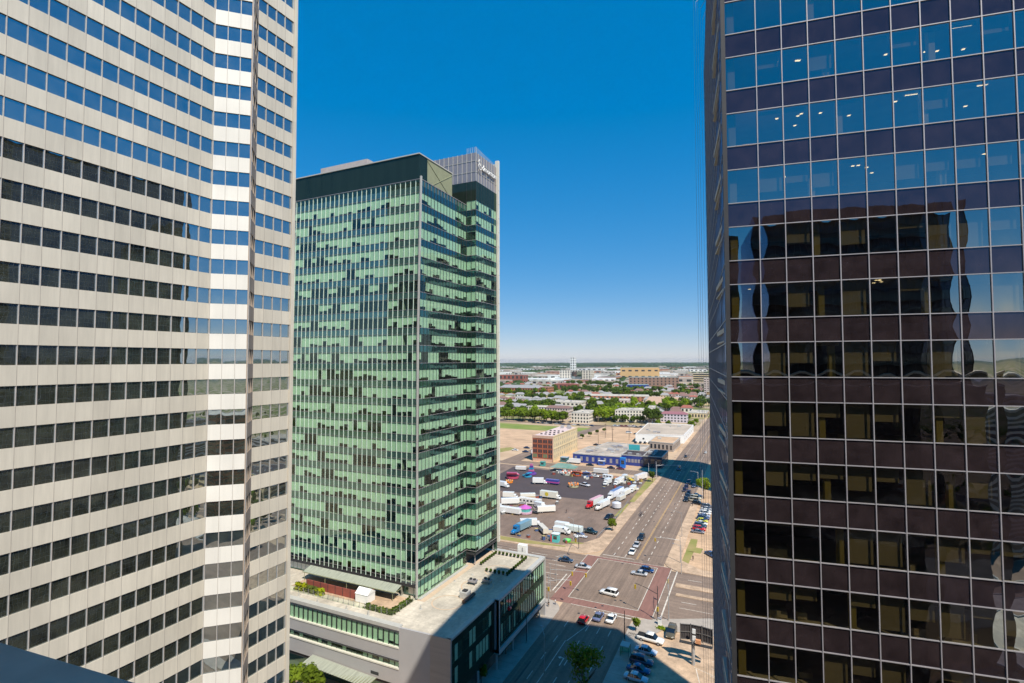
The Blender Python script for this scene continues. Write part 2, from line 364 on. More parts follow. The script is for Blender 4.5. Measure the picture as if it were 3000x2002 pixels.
def sheet(name, pts, z, m):
    return struct(name, MB().poly([(x, y, z) for x, y in pts]), m)
def rectp(e0, e1, n0, n1): return [(e0, n0), (e1, n0), (e1, n1), (e0, n1)]
def multi(name, rects, z, m):
    b = MB()
    for r_ in rects: b.poly([(x, y, z) for x, y in (rectp(*r_) if len(r_) == 4 and not isinstance(r_[0], tuple) else r_)])
    return struct(name, b, m)
# roads
multi('street', [(-.2, 19.6, -420, -3.9), (-.2, 21.5, 34, 60), [(-.2, 60), (21.5, 60), (22.5, 1500), (-1.0, 1500)]], 0, M['asphalt'])
multi('avenue', [(-420, -4.6, -3.9, 33.2), [(24.4, -3.2), (38, 3.5), (60, 6), (420, 6), (420, 30.5), (24.4, 31.4)]], 0, M['asphalt_e'])
multi('intersection', [[(-4.6, -3.9), (24.4, -3.9), (24.4, 33.9), (-4.6, 33.9)]], .0, M['asphalt'])
multi('back_road', [[(-108, 168), (-2, 168), (-2, 181), (-108, 181)], [(-250, 168), (-108, 168), (-108, 176), (-250, 176)], [(-108, 181), (-96, 181), (-92, 390), (-104, 390)],
      [(-420, 372), (-96, 386), (-30, 392), (-30, 400), (-98, 397), (-420, 382)]], .0, M['asphalt'])
# sidewalks and islands (real kerb step)
def slab(name, pts, m, h=.13):
    return struct(name, MB().prism(pts, -.02, h), m)
def arc(cx, cy, r, a0, a1, k=8):
    return [(cx+r*math.cos(R(a0+(a1-a0)*i/k)), cy+r*math.sin(R(a0+(a1-a0)*i/k))) for i in range(k+1)]
slab('sidewalk', [(-7, -420), (-.2, -420)]+arc(-5.2, -9.5, 5.6, 0, 90)+[(-12, -3.9), (-12, -12.6), (-7, -12.6)], M['walk_grey'])
slab('sidewalk', [(-200, -9), (-12.05, -9), (-12.05, -3.95), (-200, -3.95)], M['walk'])
slab('sidewalk', [(-200, 33.2), (-12, 33.2)]+arc(-10, 43, 9.8, -80, 0)+[(-.2, 167)]+[(-4.6, 167), (-5.2, 52), (-9, 44.5), (-16, 38.6), (-200, 38.6)], M['walk'])
slab('sidewalk', [(-16, 181), (-1.0, 181), (-1.0, 520), (-3.6, 520), (-3.6, 262), (-1.9, 218), (-16, 218)], M['walk'])
slab('sidewalk', [(19.6, -420), (24.4, -420), (24.4, -14), (27.5, -8), (60, -1.0), (60, 5.9), (38, 3.4), (24.5, -3.3)]+arc(24.9, -9, 5.3, 95, 180), M['walk_grey'])
slab('sidewalk', [(21.5, 70), (21.5, 39)]+arc(28, 38, 6.5, 180, 270)+[(60, 30.5), (60, 34.5), (33, 36), (26, 42), (25.4, 70)], M['walk'])
slab('sidewalk', [(21.5, 70.05), (25.4, 70.05), (24.2, 170), (21.8, 170)], M['walk'])
slab('traffic_island', [(27, 19.6), (200, 19.6), (200, 22.3), (27, 22.3)], M['walk'])
slab('traffic_island', [(28, 13.6), (200, 13.6), (200, 15.2), (28, 15.2)], M['walk'])
# lots
multi('parking_lot', [[(-190, 38.6), (-16, 38.6), (-9, 44.5), (-5.2, 52), (-4.6, 160), (-100, 166), (-190, 166)]], .004, M['asphalt_lot'])
multi('asphalt_patch', [[(-66, 101.5), (-24, 103), (-17.8, 106.5), (-7.2, 149), (-30, 158.5), (-92, 160.5), (-90, 128), (-98, 101)]], .012, M['asphalt_dark'])
multi('verge', [[(-5.8, 108), (-3.6, 108), (-2.2, 163), (-6.8, 163)], [(-7.0, 82), (-4.9, 82), (-4.9, 104), (-6.2, 104)]], .145, M['grass'])
multi('verge', [[(-60, 34.6), (-30, 34.6), (-14, 37.2), (-14, 38.2), (-60, 38.2)], [(-14.5, 42), (-10, 42.2), (-8.5, 44.0), (-13.5, 44)]], .145, M['grass'])
multi('parking_lot', [[(24.4, -36), (75, -36), (75, -3), (60, -1.2), (27.5, -8.3), (24.4, -14)]], .006, M['walk'])
multi('parking_lot', [[(24.4, -420), (95, -420), (95, -36.05), (24.4, -36.05)]], .006, M['asphalt_lot'])
multi('parking_lot', [[(25.4, 42), (33, 36), (60, 34.5), (75, 36), (75, 165), (24.2, 165)]], .006, M['dirt'])
multi('verge', [[(26.5, 52), (31.5, 51), (32, 56.5), (29.5, 57), (29.2, 66), (26.8, 66)], [(26.3, 38.5), (28.6, 37.4), (29.2, 52), (26.6, 52)]], .012, M['grass'])
multi('dirt_lot', [[(-90, 250), (-70, 246), (-45, 262), (-45, 386), (-90, 386)], [(-45, 306), (-5, 386), (-45, 386)], [(-320, 230), (-112, 220), (-106, 330), (-320, 318)],
      [(-88, 182), (-22, 184), (-22, 250), (-70, 246), (-90, 250)]], .003, M['dirt'])
multi('field', [[(-420, 322), (-106, 332), (-101, 366), (-420, 372)]], .006, M['lawn'])
multi('verge', [[(-150, 195), (-128, 190), (-118, 222), (-126, 228)]], .008, M['grass'])
multi('field', [[(-560, 640), (-240, 700), (-180, 880), (-330, 980), (-480, 900)], [(-700, 900), (-480, 1000), (-420, 1150), (-700, 1100)]], .01, M['lawn'])
# crosswalks and paint
multi('crosswalk', [(-4.3, 24.0, -3.7, -.25), (-4.3, 24.0, 32.1, 33.7), (-4.3, -.25, -.2, 32.05), (20.1, 24.0, -.2, 32.05)], .006, M['brick_walk'])
lines = []
def ln(e0, n0, e1, n1, w_=.19):
    a = Vector((e0, n0)); b = Vector((e1, n1)); d = (b-a).normalized(); p = Vector((-d.y, d.x))*w_/2
    lines.append([tuple(a-p), tuple(b-p), tuple(b+p), tuple(a+p)])
ln(0, 0, 19.9, 0); ln(19.9, 0, 19.9, 31.9); ln(0, 31.9, 19.9, 31.9); ln(0, 0, 0, 31.9)
ln(2, -3.8, 23.8, -3.8); ln(-4.4, 33.8, 24.2, 33.8); ln(-4.4, 1, -4.4, 33.8); ln(24.2, -2, 24.2, 33.8)
ln(9.2, -5.3, 19.2, -5.3, .38); ln(-5.6, 2, -5.6, 15, .38); ln(26.2, -1, 26.2, 33, .38); ln(.4, 36.2, 11.4, 36.2, .36)
for e in (4.5, 10.1, 13.0, 15.9):
    for k in range(22): ln(e, -13.2-k*8, e, -16.4-k*8, .2)
ln(7.0, -22.5, 7.0, -150, .18); ln(7.3, -22.5, 9.6, -14, .2); ln(9.6, -14, 9.9, -6, .2)
for e in (4.1, 8.0, 15.9):
    for k in range(70):
        n_ = 37+k*6.2; ln(e, n_, e, n_+2.6, .24)
for n_ in (3.2, 6.6, 10.0, 13.4, 20.6, 24.0, 27.4):
    for k in range(13): ln(-8-k*9, n_, -14-k*9, n_, .26)
for n_ in (10.2, 26.3):
    for k in range(14): ln(30+k*8, n_, 34+k*8, n_, .24)
ln(30, 6.0+.4, 90, 6.4, .16)
for k in range(9): ln(40, -14-k*3.0, 46, -14-k*3.0, .14)
ln(36.5, -21, 44.5, -24, .12); ln(37, -21.5, 39.5, -32, .18)
struct('road_markings', (lambda b: [b.poly([(x, y, .0135) for x, y in l]) for l in lines] and b)(MB()), M['paint'])
pt = MB(); r_ = random.Random(77)
for k in range(34):
    e = r_.uniform(1, 18); n_ = r_.uniform(-110, 300); w_ = r_.uniform(.4, 1.6); l_ = r_.uniform(1, 9); z = .0035
    if -5 < n_ < 35: continue
    pt.poly([(e, n_, z), (min(19.3, e+w_), n_+r_.uniform(-.1, .1), z), (min(19.3, e+w_), n_+l_, z), (e+.05, n_+l_, z)])
for k in range(10):
    e = r_.uniform(-60, -8); n_ = r_.uniform(3, 29); pt.poly([(e, n_, .0035), (e+r_.uniform(2, 9), n_, .0035), (e+5, n_+r_.uniform(.5, 1.6), .0035), (e, n_+1, .0035)])
struct('road_patches', pt, mat('darker asphalt repair', (.13, .098, .082), .9, amt=.2, scale=.5))
mh = MB()
for k in range(26):
    e = r_.uniform(1, 18); n_ = r_.uniform(-60, 240); mh.poly([(e+.38*math.cos(a*math.pi/5), n_+.38*math.sin(a*math.pi/5), .0095) for a in range(10)])
struct('manhole_covers', mh, M['soffit'])
sj = MB()
for k in range(70):
    y = -100+k*3
    if y < -13 or y > 47: sj.poly([(-5.6, y, .1335), (-.4, y, .1335), (-.4, y+.06, .1335), (-5.6, y+.06, .1335)])
    if y < -16: sj.poly([(19.8, y, .1335), (24.2, y, .1335), (24.2, y+.06, .1335), (19.8, y+.06, .1335)])
struct('pavement_joints', sj, mat('pavement joint', (.22, .18, .14), .9))
arr = MB()
def poly2(pts, z=.0135): arr.poly([(x, y, z) for x, y in pts])
for (e, n_) in ((8.7, -31), (11.5, -29)):
    poly2([(e+.3, n_-2), (e+.55, n_-2), (e+.55, n_+1), (e+.3, n_+1)])
    poly2([(e+.55, n_+1), (e+.55, n_+1.3), (e-.3, n_+1.3), (e-.3, n_+1)]) if e < 10 else None
    poly2([(e-.3, n_+.6), (e-.3, n_+1.7), (e-1.0, n_+1.15)] if e < 10 else [(e-.05, n_+1), (e+.9, n_+1), (e+.42, n_+2.3)])
struct('turn_arrows', arr, M['paint'])
yl = MB()
for e in (11.95, 12.3): yl.poly([(e, 36.5, .0135), (e+.14, 36.5, .0135), (e+.14, 600, .0135), (e, 600, .0135)])
struct('centre_line', yl, M['yellow_paint'])

# ================================================================== LEFT TOWER (pale bands, reflective blue glass)
def left_tower():
    base = (-30, -115, 0)
    root = thing('office_tower', 'tall pale concrete office tower with ribbon windows reflecting the sky, filling the left', 'office tower', base)
    HT = 4*3.8+111.46
    fA = Face((-12, -101.8-25*1.5457), (-12, -101.8)); fB = Face((-12, -101.8), (-8.78, -98.8)); fE = Face((-8.78, -98.8), (-11.85, -95.6)); fD = Face((-11.85, -95.6), (-11.85, -89.54))
    faces = [(fA, 25, 'concrete'), (fB, 3, 'concrete_glow'), (fE, 3, 'slot'), (fD, 4, 'concrete')]
    # hidden sides and core
    MB().prism([(-12.25, -140.6), (-12.25, -101.7), (-9.05, -98.8), (-12.1, -95.7), (-12.1, -89.3), (-60, -89.3), (-60, -140.6)], 0, HT-1.0).build('core', M['interior'], root)
    pil = MB(); pil.box(-12.4, -11.7, -89.52, -88.95, 0, HT+.6); pil.build('corner_pilaster', M['concrete'], root)
    rear = MB(); rear.box(-60.5, -12.4, -89.2, -89.0, 0, HT+.6); rear.box(-60.7, -60.5, -140.7, -89.0, 0, HT+.6); rear.box(-60.5, -12.1, -140.9, -140.7, 0, HT+.6)
    rear.build('rear_wall', M['concrete'], root)
    MB().box(-60.4, -12.5, -140.6, -89.3, HT-.6, HT-.3).build('roof', M['roof_pale'], root)
    cells = []
    zt0 = 111.46; wh = 1.88
    for k in range(-26, 5):
        zt = zt0+3.8*k
        if zt-wh < 5: continue
        for f, nb, mm in faces:
            bw = f.L/nb
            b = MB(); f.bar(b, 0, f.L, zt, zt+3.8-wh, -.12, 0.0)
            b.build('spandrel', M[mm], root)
            for i in range(nb):
                c = MB(); r_ = random.Random(k*131+i*7+nb)
                f.pillow(c, i*bw+.05, (i+1)*bw-.05, zt-wh+.03, zt-.03, -.15, .005+.005*r_.random(), 3, r_.uniform(-.006, .006))
                cells.append(cell(f, c, i*bw, (i+1)*bw, zt-wh, zt))
    emit(cells, 'window', M['lglass'], root)
    for f, nb, mm in faces:
        bw = f.L/nb; a = MB(); j = MB()
        for i in range(nb+1):
            f.bar(a, i*bw-.045, i*bw+.045, 5, HT, -.14, -.045)
            f.bar(j, i*bw-.02, i*bw+.02, 5, HT, -.05, .006)
        a.build('mullion', M['white_metal'] if mm != 'slot' else M['slot'], root); j.build('panel_joint', M['joint'], root)
        b = MB(); f.bar(b, 0, f.L, 0, zt0-3.8*27+1.9, -.15, 0.01); f.bar(b, 0, f.L, zt0+3.8*4+1.94, HT+.6, -.15, .004); b.build('base_and_parapet', M['concrete'], root)
left_tower()

# ================================================================== RIGHT TOWER (bronze curtain wall)
def right_tower():
    c0 = Vector((48.40, -111.30)); cl = Vector((44.3, -69.0)); dF = Vector((math.sin(R(82.24)), math.cos(R(82.24))))
    W = 37.6; c1 = c0+dF*W; cr = cl+dF*W
    root = thing('office_tower', 'dark bronze glass office tower with a pale mullion grid, filling the right of the view', 'office tower', (68, -95, 0))
    f = Face(c0, c1); sd_ = Face(cl, c0); bk = Face(cr, cl); rt = Face(c1, cr)
    HT = 108.6; wh = 2.01; fh = 3.42; zt0 = 86.17
    bays = [1.885]+[1.3612]*26; ts = [0]
    for b_ in bays: ts.append(ts[-1]+b_)
    f.L = ts[-1]; 
    win = []; spn = []; bl = []; lamps = MB(); slabs = MB(); walls = MB(); yel = MB(); colm = MB(); clut = MB()
    for j in range(-24, 7):
        zt = zt0+fh*j; vis_r = -13 <= j <= 7
        for i in range(len(bays)):
            t0, t1 = ts[i], ts[i+1]; r_ = random.Random(j*997+i*31)
            c = MB()
            if vis_r and i < 13: f.pillow(c, t0+.03, t1-.03, zt-wh+.03, zt-.03, -.02, .010+.006*r_.random(), 5, r_.uniform(-.006, .006))
            else: f.rect(c, t0, t1, zt-wh, zt, -.02)
            win.append(cell(f, c, t0, t1, zt-wh, zt))
            c = MB()
            if vis_r and i < 13: f.pillow(c, t0+.03, t1-.03, zt+.03, zt+fh-wh-.03, -.02, .006+.004*r_.random(), 4, r_.uniform(-.004, .004))
            else: f.rect(c, t0, t1, zt, zt+fh-wh, -.02)
            spn.append(cell(f, c, t0, t1, zt, zt+fh-wh))
            if i < 26 and vis_r:
                x = r_.random(); low = j < -1
                frac = 0
                if i == 0: frac = 0
                elif x < (.72 if low else .30): frac = r_.choice([.35, .42, .5, .55, .6, .7, .95, .97])
                elif x < .85: frac = .12
                if frac:
                    c = MB(); f.rect(c, t0+.05+.1*r_.random(), t1-.06-.12*r_.random(), zt-wh*frac, zt-.02, -.30); bl.append(cell(f, c, t0, t1, zt-wh*frac, zt))
                if r_.random() < .35 and vis_r:      # desks and boxes on the window side
                    f.bar(clut, t0+r_.uniform(.1, .6), t0+.6+r_.uniform(.1, .7), zt-wh-.3, zt-wh+r_.uniform(.02, .16), -1.9, -r_.uniform(.9, 1.5))
        if vis_r:
            f.bar(slabs, .15, f.L-.2, zt-wh-.65, zt-wh-.35, -9, -.12)
            f.bar(slabs, .15, f.L-.2, zt+.14, zt+.26, -9, -.35)
            f.rect(walls, .2, f.L-.2, zt-wh-.35, zt+.1, -5.5)
            f.bar(yel, .35, .75, zt-wh-.3, zt+.1, -.75, -.35); 
            for k_ in [q_+random.Random(j*3+int(q_)).uniform(-.9, .9) for q_ in (5.6, 11.0, 16.4, 21.9)]: f.bar(yel if j < -2 else colm, k_-.35, k_-.05, zt-wh-.3, zt+.1, -.8, -.4)
            if j in (1, 2, 3, 4, 5, 6, 7):
                r2 = random.Random(j)
                for a in range(7):
                    if j >= 2 and a > 3 or (j < 5 and r2.random() < .7): continue
                    for b_ in range(2):
                        if j < 2: continue
                        t = .8+a*1.75; o_ = -1.4-b_*1.35
                        lamps.quad(f.p(t, zt+.12, o_), f.p(t+.14, zt+.12, o_), f.p(t+.14, zt+.12, o_-.75), f.p(t, zt+.12, o_-.75))
            if j in (-1, -2, 0, -4):
                for a in range(9):
                    q = random.Random(j*9+a).uniform(1.5, 14); o_ = random.Random(j*5+a).uniform(-1.2, -3.5); lamps.quad(f.p(q, zt+.12, o_), f.p(q+.16, zt+.12, o_), f.p(q+.16, zt+.12, o_-.16), f.p(q, zt+.12, o_-.16))
            if j in (-1, 0): 
                for a in (9.0, 11.9): 
                    q = a+(.6 if j else 0); lamps.quad(f.p(q, zt+.11, -.9), f.p(q+.9, zt+.11, -.9), f.p(q+.9, zt+.11, -.98), f.p(q, zt+.11, -.98))
    emit(win, 'window', M['rglass'], root); emit(spn, 'spandrel', M['rspan'], root); emit(bl, 'blind', M['tanblind'], root)
    slabs.build('floor_slab', M['ceiling'], root); walls.build('inner_wall', M['interior'], root); yel.build('partition', M['yellowblind'], root); colm.build('column', M['concrete'], root)
    ds = MB(); ctr = f.p(1.35, 0, -1.0); ds.tube((ctr[0], ctr[1], 80.35), (ctr[0], ctr[1], 80.95), .62, k=20); ds.build('drum_lamp', emis('drum lamp glow', (.75, .36, .14), .9), root)
    clut.build('office_furniture', mat('pale desk tops', (.55, .50, .42), .6, amt=.3, scale=2), root); lamps.build('ceiling_lamp', M['lamp_on'], root)
    g = MB()
    for i, t in enumerate(ts): f.bar(g, t-.025, t+.025, 3, HT, -.04, .045)
    for j in range(-24, 7):
        zt = zt0+fh*j
        f.bar(g, 0, f.L, zt-.024, zt+.024, -.03, .035); f.bar(g, 0, f.L, zt-wh-.024, zt-wh+.024, -.03, .035)
    g.build('mullion_grid', M['alu'], root)
    # side and rear curtain walls
    sw = []; sg = MB(); nb = 31; bw = sd_.L/nb
    for fc, cnt in ((sd_, nb), (bk, 27), (rt, 31)):
        bw = fc.L/cnt
        for j in range(-24, 7):
            zt = zt0+fh*j
            if fc is sd_:
                for i in range(cnt):
                    c = MB(); r_ = random.Random(j*53+i*11); fc.pillow(c, i*bw, (i+1)*bw, zt-wh, zt, -.02, .004, 2, r_.uniform(-.008, .008)); sw.append(cell(fc, c, i*bw, (i+1)*bw, zt-wh, zt))
            else:
                c = MB(); fc.rect(c, 0, fc.L, zt-wh, zt, -.02); sw.append(cell(fc, c, 0, fc.L, zt-wh, zt))
            b = MB(); fc.rect(b, 0, fc.L, zt, zt+fh-wh, -.02); b.build('side_spandrel', M['sideglass'] if fc is sd_ else M['rspan'], root)
            fc.bar(sg, 0, fc.L, zt-.03, zt+.03, -.03, .012); fc.bar(sg, 0, fc.L, zt-wh-.03, zt-wh+.03, -.03, .012)
        for i in range(cnt+1): fc.bar(sg, i*bw-.03, i*bw+.03, 3, HT, -.04, .006)
    emit(sw, 'side_window', M['sideglass'], root); sg.build('side_mullion', M['alu'], root)
    cm = MB(); sq = .22
    for p in (c0, cl): cm.prism([(p.x-.02, p.y-.06), (p.x+.22, p.y-.03), (p.x+.2, p.y+.2), (p.x-.05, p.y+.2)], 0, HT)
    cm.build('corner_post', M['dark_steel'], root)
    core = [c0+dF*.3+Vector((0, 5.9)), c1-dF*.3+Vector((0, 5.9)), cr-dF*.3-Vector((0, .2)), cl+dF*.3-Vector((0, .2))]
    MB().prism([tuple(p) for p in core], 0, HT-.6).build('core', M['interior'], root)
    rim = MB(); rim.prism([tuple(c0), tuple(c1), tuple(cr), tuple(cl)], HT, HT+.5); rim.build('roof', M['dark_steel'], root)
    lob = MB(); lob.prism([tuple(c0+dF*.5+Vector((0, .5))), tuple(c1-dF*.5+Vector((0, .5))), tuple(cr-dF*.5-Vector((0, .5))), tuple(cl+dF*.5-Vector((0, .5)))], 0, 3.2); lob.build('lobby_wall', M['rspan'], root)
right_tower()
for i, (u, dd) in enumerate(((2045, 52), (2052, 55), (2058, 53), (2066, 56), (2072, 58))):
    d = CM3 @ Vector(((u-1500)/FX, 0, -1)); p = CAM+d*(dd*1.02)
    b = MB(); b.tube((p.x, p.y, .1), (p.x+.1, p.y, 108), .013, k=6); b.tube((p.x, p.y, .0), (p.x, p.y, .5), .12, k=8)
    b.tube((p.x+.1, p.y, 108), (46.2+.05*i, -84, 109.4), .03, k=5)
    tag(b.build('access_cable', M['steel']), 'thin steel access cable hanging down beside the bronze tower', 'cable', 'hanging cables beside the bronze tower')

# ================================================================== GREEN TOWER
def green_tower():
    root = thing('office_tower', 'green glass office tower with pale blinds, a rooftop metal screen and white lettering', 'office tower', (-45, -25, 15))
    pitch = 4.05; vt0 = 33.83; wh = 2.6
    def lean(z): return max(0, z-72)*.019 if z > 72 else 0.0
    C0 = (-18.8, -47.8); WL = 38
    class LF(Face):
        def p(s, t, z, off=0.0):
            q = s.o+s.d*t+s.n*off; return (q.x+(lean(z) if t > -1e9 else 0), q.y, z)
    class RF(Face):
        def p(s, t, z, off=0.0):
            q = s.o+s.d*t+s.n*off; return (q.x+lean(z)*max(0, 1-t/s.L), q.y, z)
    fL = LF((C0[0]-1.4391*WL, C0[1]), C0)
    f1 = RF(C0, (C0[0], -26.1)); f2 = Face((C0[0], -26.1), (-15.9, -26.1)); f3 = Face((-15.9, -26.1), (-15.9, -14.2))
    win = []; spn = []; sps = []; bl = []; lite = MB(); slabs = MB(); walls = MB()
    cols = {}
    for f, nb, nm, k0, k1 in ((fL, WL, 'L', -3, 18), (f1, 15, 'a', -4, 18), (f2, 2, 'b', -3, 19), (f3, 8, 'c', -3, 19)):
        bw = f.L/nb
        for k in range(k0, k1+1):
            vt = vt0+pitch*k
            rk = random.Random(k*17+len(nm)*3+ord(nm)); st = 1.0; run = 0
            openish = rk.random()
            for i in range(nb):
                if run <= 0:
                    x = rk.random(); run = rk.choice([1, 1, 1, 2, 2, 3])
                    dk = .11 if nm == 'L' else .13
                    if k in (17, 11, 9) and nm == 'L': dk = .3
                    if k in (13, 12) and nm == 'L': dk = .6
                    if x < dk: st = rk.choice([0, 0, .12])
                    elif x < dk+.44: st = -1
                    else: st = 1.0
                run -= 1
                c = MB(); f.pillow(c, i*bw+.02, (i+1)*bw-.02, vt-wh, vt, -.03, .002, 1, rk.uniform(-.01, .01)); win.append(cell(f, c, i*bw, (i+1)*bw, vt-wh, vt))
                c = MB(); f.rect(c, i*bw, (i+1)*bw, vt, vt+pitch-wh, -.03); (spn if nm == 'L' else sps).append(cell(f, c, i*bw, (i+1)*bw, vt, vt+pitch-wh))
                fr = st if st >= 0 else rk.choice([.55, .6, .64, .68, .72, .76, .8, .86, .45])
                if st == 1.0 and rk.random() < .10: fr = rk.choice([.9, .75])
                if fr > 0:
                    c = MB(); f.rect(c, i*bw+.01, (i+1)*bw-.01, vt-wh*fr, vt-.01, -.16); bl.append(cell(f, c, i*bw, (i+1)*bw, vt-wh*fr, vt))
            f.bar(slabs, .1 if nm == 'L' else .3, f.L-(.8 if nm == 'L' else .1), vt+.25, vt+pitch-wh-.35, -4.5, -.2)
            f.rect(walls, 0, f.L-(4.6 if nm == 'L' else 0), vt-wh, vt+.2, -4.4)
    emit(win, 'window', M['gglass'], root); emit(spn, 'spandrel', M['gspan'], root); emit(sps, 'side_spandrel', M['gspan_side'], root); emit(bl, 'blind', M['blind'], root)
    slabs.build('floor_slab', M['ceiling'], root); walls.build('inner_wall', mat('grey office partitions', (.26, .25, .22), .9, amt=.6, scale=.5), root)
    TOP = 108.2
    # fins / mullions
    g = MB(); h = MB()
    bw = fL.L/WL
    zs = [18.3, 40, 72, 90, 109.7]
    for i in range(WL+1):
        for a, b_ in zip(zs[:-1], zs[1:]):
            fL.bar(g, i*bw-.04, i*bw+.04, a, b_, -.02, .13)
    g.build('fin', mat('pale green fin', (.70, .84, .74), .45, amt=.04), root)
    for k in range(-3, 19):
        vt = vt0+pitch*k; fL.bar(h, 0, fL.L, vt-.03, vt+.03, -.02, .02); fL.bar(h, 0, fL.L, vt-wh-.04, vt-wh+.04, -.02, .05)
    fL.bar(h, 0, fL.L, 109.62, 109.75, -.02, .22)
    h.build('transom', M['screen'], root)
    d = MB(); lt = MB()
    for f, nb, k0, k1, z0, z1 in ((f1, 15, -4, 18, 15.6, 109.7), (f2, 2, -3, 19, 18.4, 115.8), (f3, 8, -3, 19, 18.4, 115.8)):
        bw = f.L/nb
        for i in range(nb+1): f.bar(d, i*bw-.035, i*bw+.035, z0, z1, -.03, .03)
        for k in range(k0, k1+1):
            vt = vt0+pitch*k; f.bar(lt, 0, f.L, vt-wh-.05, vt-wh+.05, -.02, .04)
    for i in range(1, 15): f1.bar(lt, i*f1.L/15-.03, i*f1.L/15+.03, 108.2, 109.7, .03, .10)
    f1.bar(lt, 0, f1.L, 109.6, 109.72, -.02, .10)
    d.build('mullion', M['dark_steel'], root); lt.build('sill', M['alu'], root)
    cf = MB()
    for a, b_ in zip([15.6]+zs[1:-1], zs[1:]):
        cf.v += []; n = len(cf.v); la, lb = lean(a), lean(b_)
        x0, x1, y0, y1 = C0[0]-.15, C0[0]+.22, C0[1]-.28, C0[1]+.1
        if b_ > 109: b_ = 110.3
        cf.v += [(x0+la,y0,a),(x1+la,y0,a),(x1+la,y1,a),(x0+la,y1,a),(x0+lb,y0,b_),(x1+lb,y0,b_),(x1+lb,y1,b_),(x0+lb,y1,b_)]
        cf.f += [(n,n+1,n+5,n+4),(n+1,n+2,n+6,n+5),(n+2,n+3,n+7,n+6),(n+3,n,n+4,n+7),(n+4,n+5,n+6,n+7)]
    cf.build('corner_fin', M['roof_cap'], root)
    # parapet glass band (top) and mechanical band of the rear volume
    p = MB(); fL.rect(p, 0, fL.L, 108.1, 109.6, -.05); p.build('parapet_glass', M['gglass'], root)
    pb = MB(); fL.rect(pb, 0, fL.L, 106.75, 108.2, -.06); f1.rect(pb, 0, f1.L, 106.75, 109.6, -.04); pb.build('parapet_band', M['gspan'], root)
    mb = MB(); f2.rect(mb, 0, f2.L, 110.8, 115.8, .01); f3.rect(mb, 0, f3.L, 110.8, 115.8, .01); Face((C0[0]-14, -26.1), (C0[0], -26.1)).rect(mb, 0, 14, 106.7, 115.8, .01)
    mb.build('mechanical_band', M['gdark'], root)
    r = MB(); r.box(-73.4, C0[0]-.2, C0[1]+.3, -14.5, 107.9, 108.15); r.build('roof', M['roof_pale'], root)
    core = MB(); core.box(-73.2, C0[0]-4.6, C0[1]+4.6, -14.6, 15.6, 108.1); core.box(C0[0]-4.7, -20.4, -21.6, -14.4, 18.5, 115.7); core.build('core', M['interior'], root)
    nw = MB(); nw.box(-73.5, -15.9, -14.2, -14.0, 15.6, 115.7); nw.box(-73.7, -73.5, C0[1], -14.0, 15.6, 108.1); nw.build('rear_wall', M['gspan'], root)
    so = MB(); so.box(-26, -15.95, -26.05, -14.3, 18.0, 18.4); so.build('soffit', M['soffit'], root)
    ls = MB(); ls.box(-19.6, -19.2, -25.9, -14.5, 15.6, 18.0); ls.build('lower_wall', M['soffit'], root)
    cl = MB(); 
    for q in (-25.4, -15.2): cl.tube((-16.6, q, 15.6), (-16.6, q, 18.0), .14, k=8)
    cl.build('column', M['alu'], root)
    # band under left face: dark soffit, lower glass row
    b1 = MB(); b1.box(-73.3, C0[0]-.1, C0[1]+.05, C0[1]+1.6, 17.6, 18.3); b1.build('soffit', M['soffit'], root)
    lo = Face((-73.3, C0[1]+1.0), (C0[0]-.3, C0[1]+1.0)); lw = MB(); lo.rect(lw, 0, lo.L, 15.5, 17.7); lw.build('lower_window_band', M['gspan'], root)
    pan = MB()
    for i in list(range(0, 22))+[36, 37]: lo.rect(pan, i*1.43+.06, (i+1)*1.43-.06, 15.7, 17.6, .03)
    pan.build('lower_blind', M['blind'], root)
    # canopy on the terrace
    cn = MB(); cn.quad((-50, -48.4, 18.0), (-22.5, -48.4, 18.0), (-22.5, -50.9, 17.3), (-50, -50.9, 17.3)); cn.build('canopy_glass', M['frosted'], root)
    cb = MB()
    for i in range(20):
        x = -50+i*27.5/19; cb.box(x-.05, x+.05, -50.9, -48.2, 17.25, 17.35)
    for i in range(5): x = -49.5+i*6.6; cb.tube((x, -50.8, 15.5), (x, -50.8, 17.3), .06, k=6)
    cb.box(-50, -22.5, -51.0, -50.9, 17.2, 17.36); cb.build('canopy_frame', M['louvre'], root)
    # penthouses
    e1 = -19.9
    ph = MB(); ph.box(-73, e1+lean(112), -47.0, -46.9, 108.2, 115.9); ph.box(e1+lean(112)-.1, e1+lean(112), -46.9, -43.85, 108.2, 115.9); ph.build('penthouse_glass', M['gdark'], root)
    x = e1+lean(112)
    lv = MB(); lv.box(x-.12, x-.02, -43.85, -32.8, 108.2, 115.9); lv.build('louvre_wall', M['louvre'], root)
    xb = MB(); xb.tube((x, -43.8, 109), (x, -32.9, 115.4), .10, k=5); xb.tube((x, -43.8, 115.4), (x, -32.9, 109), .10, k=5); xb.build('cross_brace', M['louvre'], root)
    cp = MB(); cp.box(-73, x+.15, -47.25, -46.85, 115.9, 116.15); cp.box(x-.3, x+.15, -46.85, -32.7, 115.9, 116.15); cp.box(-73, x-.3, -33.1, -32.8, 108.2, 116.1); cp.build('penthouse_coping', M['roof_cap'], root)
    tr = MB(); tr.box(-72.9, x-.2, -46.8, -33.2, 115.4, 115.6); tr.build('penthouse_roof', M['roof_pale'], root)
    pv = MB(); pv.box(-60.9, -44.0, -36, -22, 115.6, 123); pv.build('lift_house', mat('grey lift house', (.40, .36, .35), .7), root)
    # metal screen
    sl = Face((-36, -26.1), (-15.9, -26.1)); sr = Face((-15.9, -26.1), (-15.9, -14.0))
    sc = MB(); sl.bar(sc, 0, sl.L, 115.85, 123.5, -.2, -.1); sr.bar(sc, 0, sr.L, 115.85, 123.5, -.2, -.1); sc.build('screen', M['screen'], root)
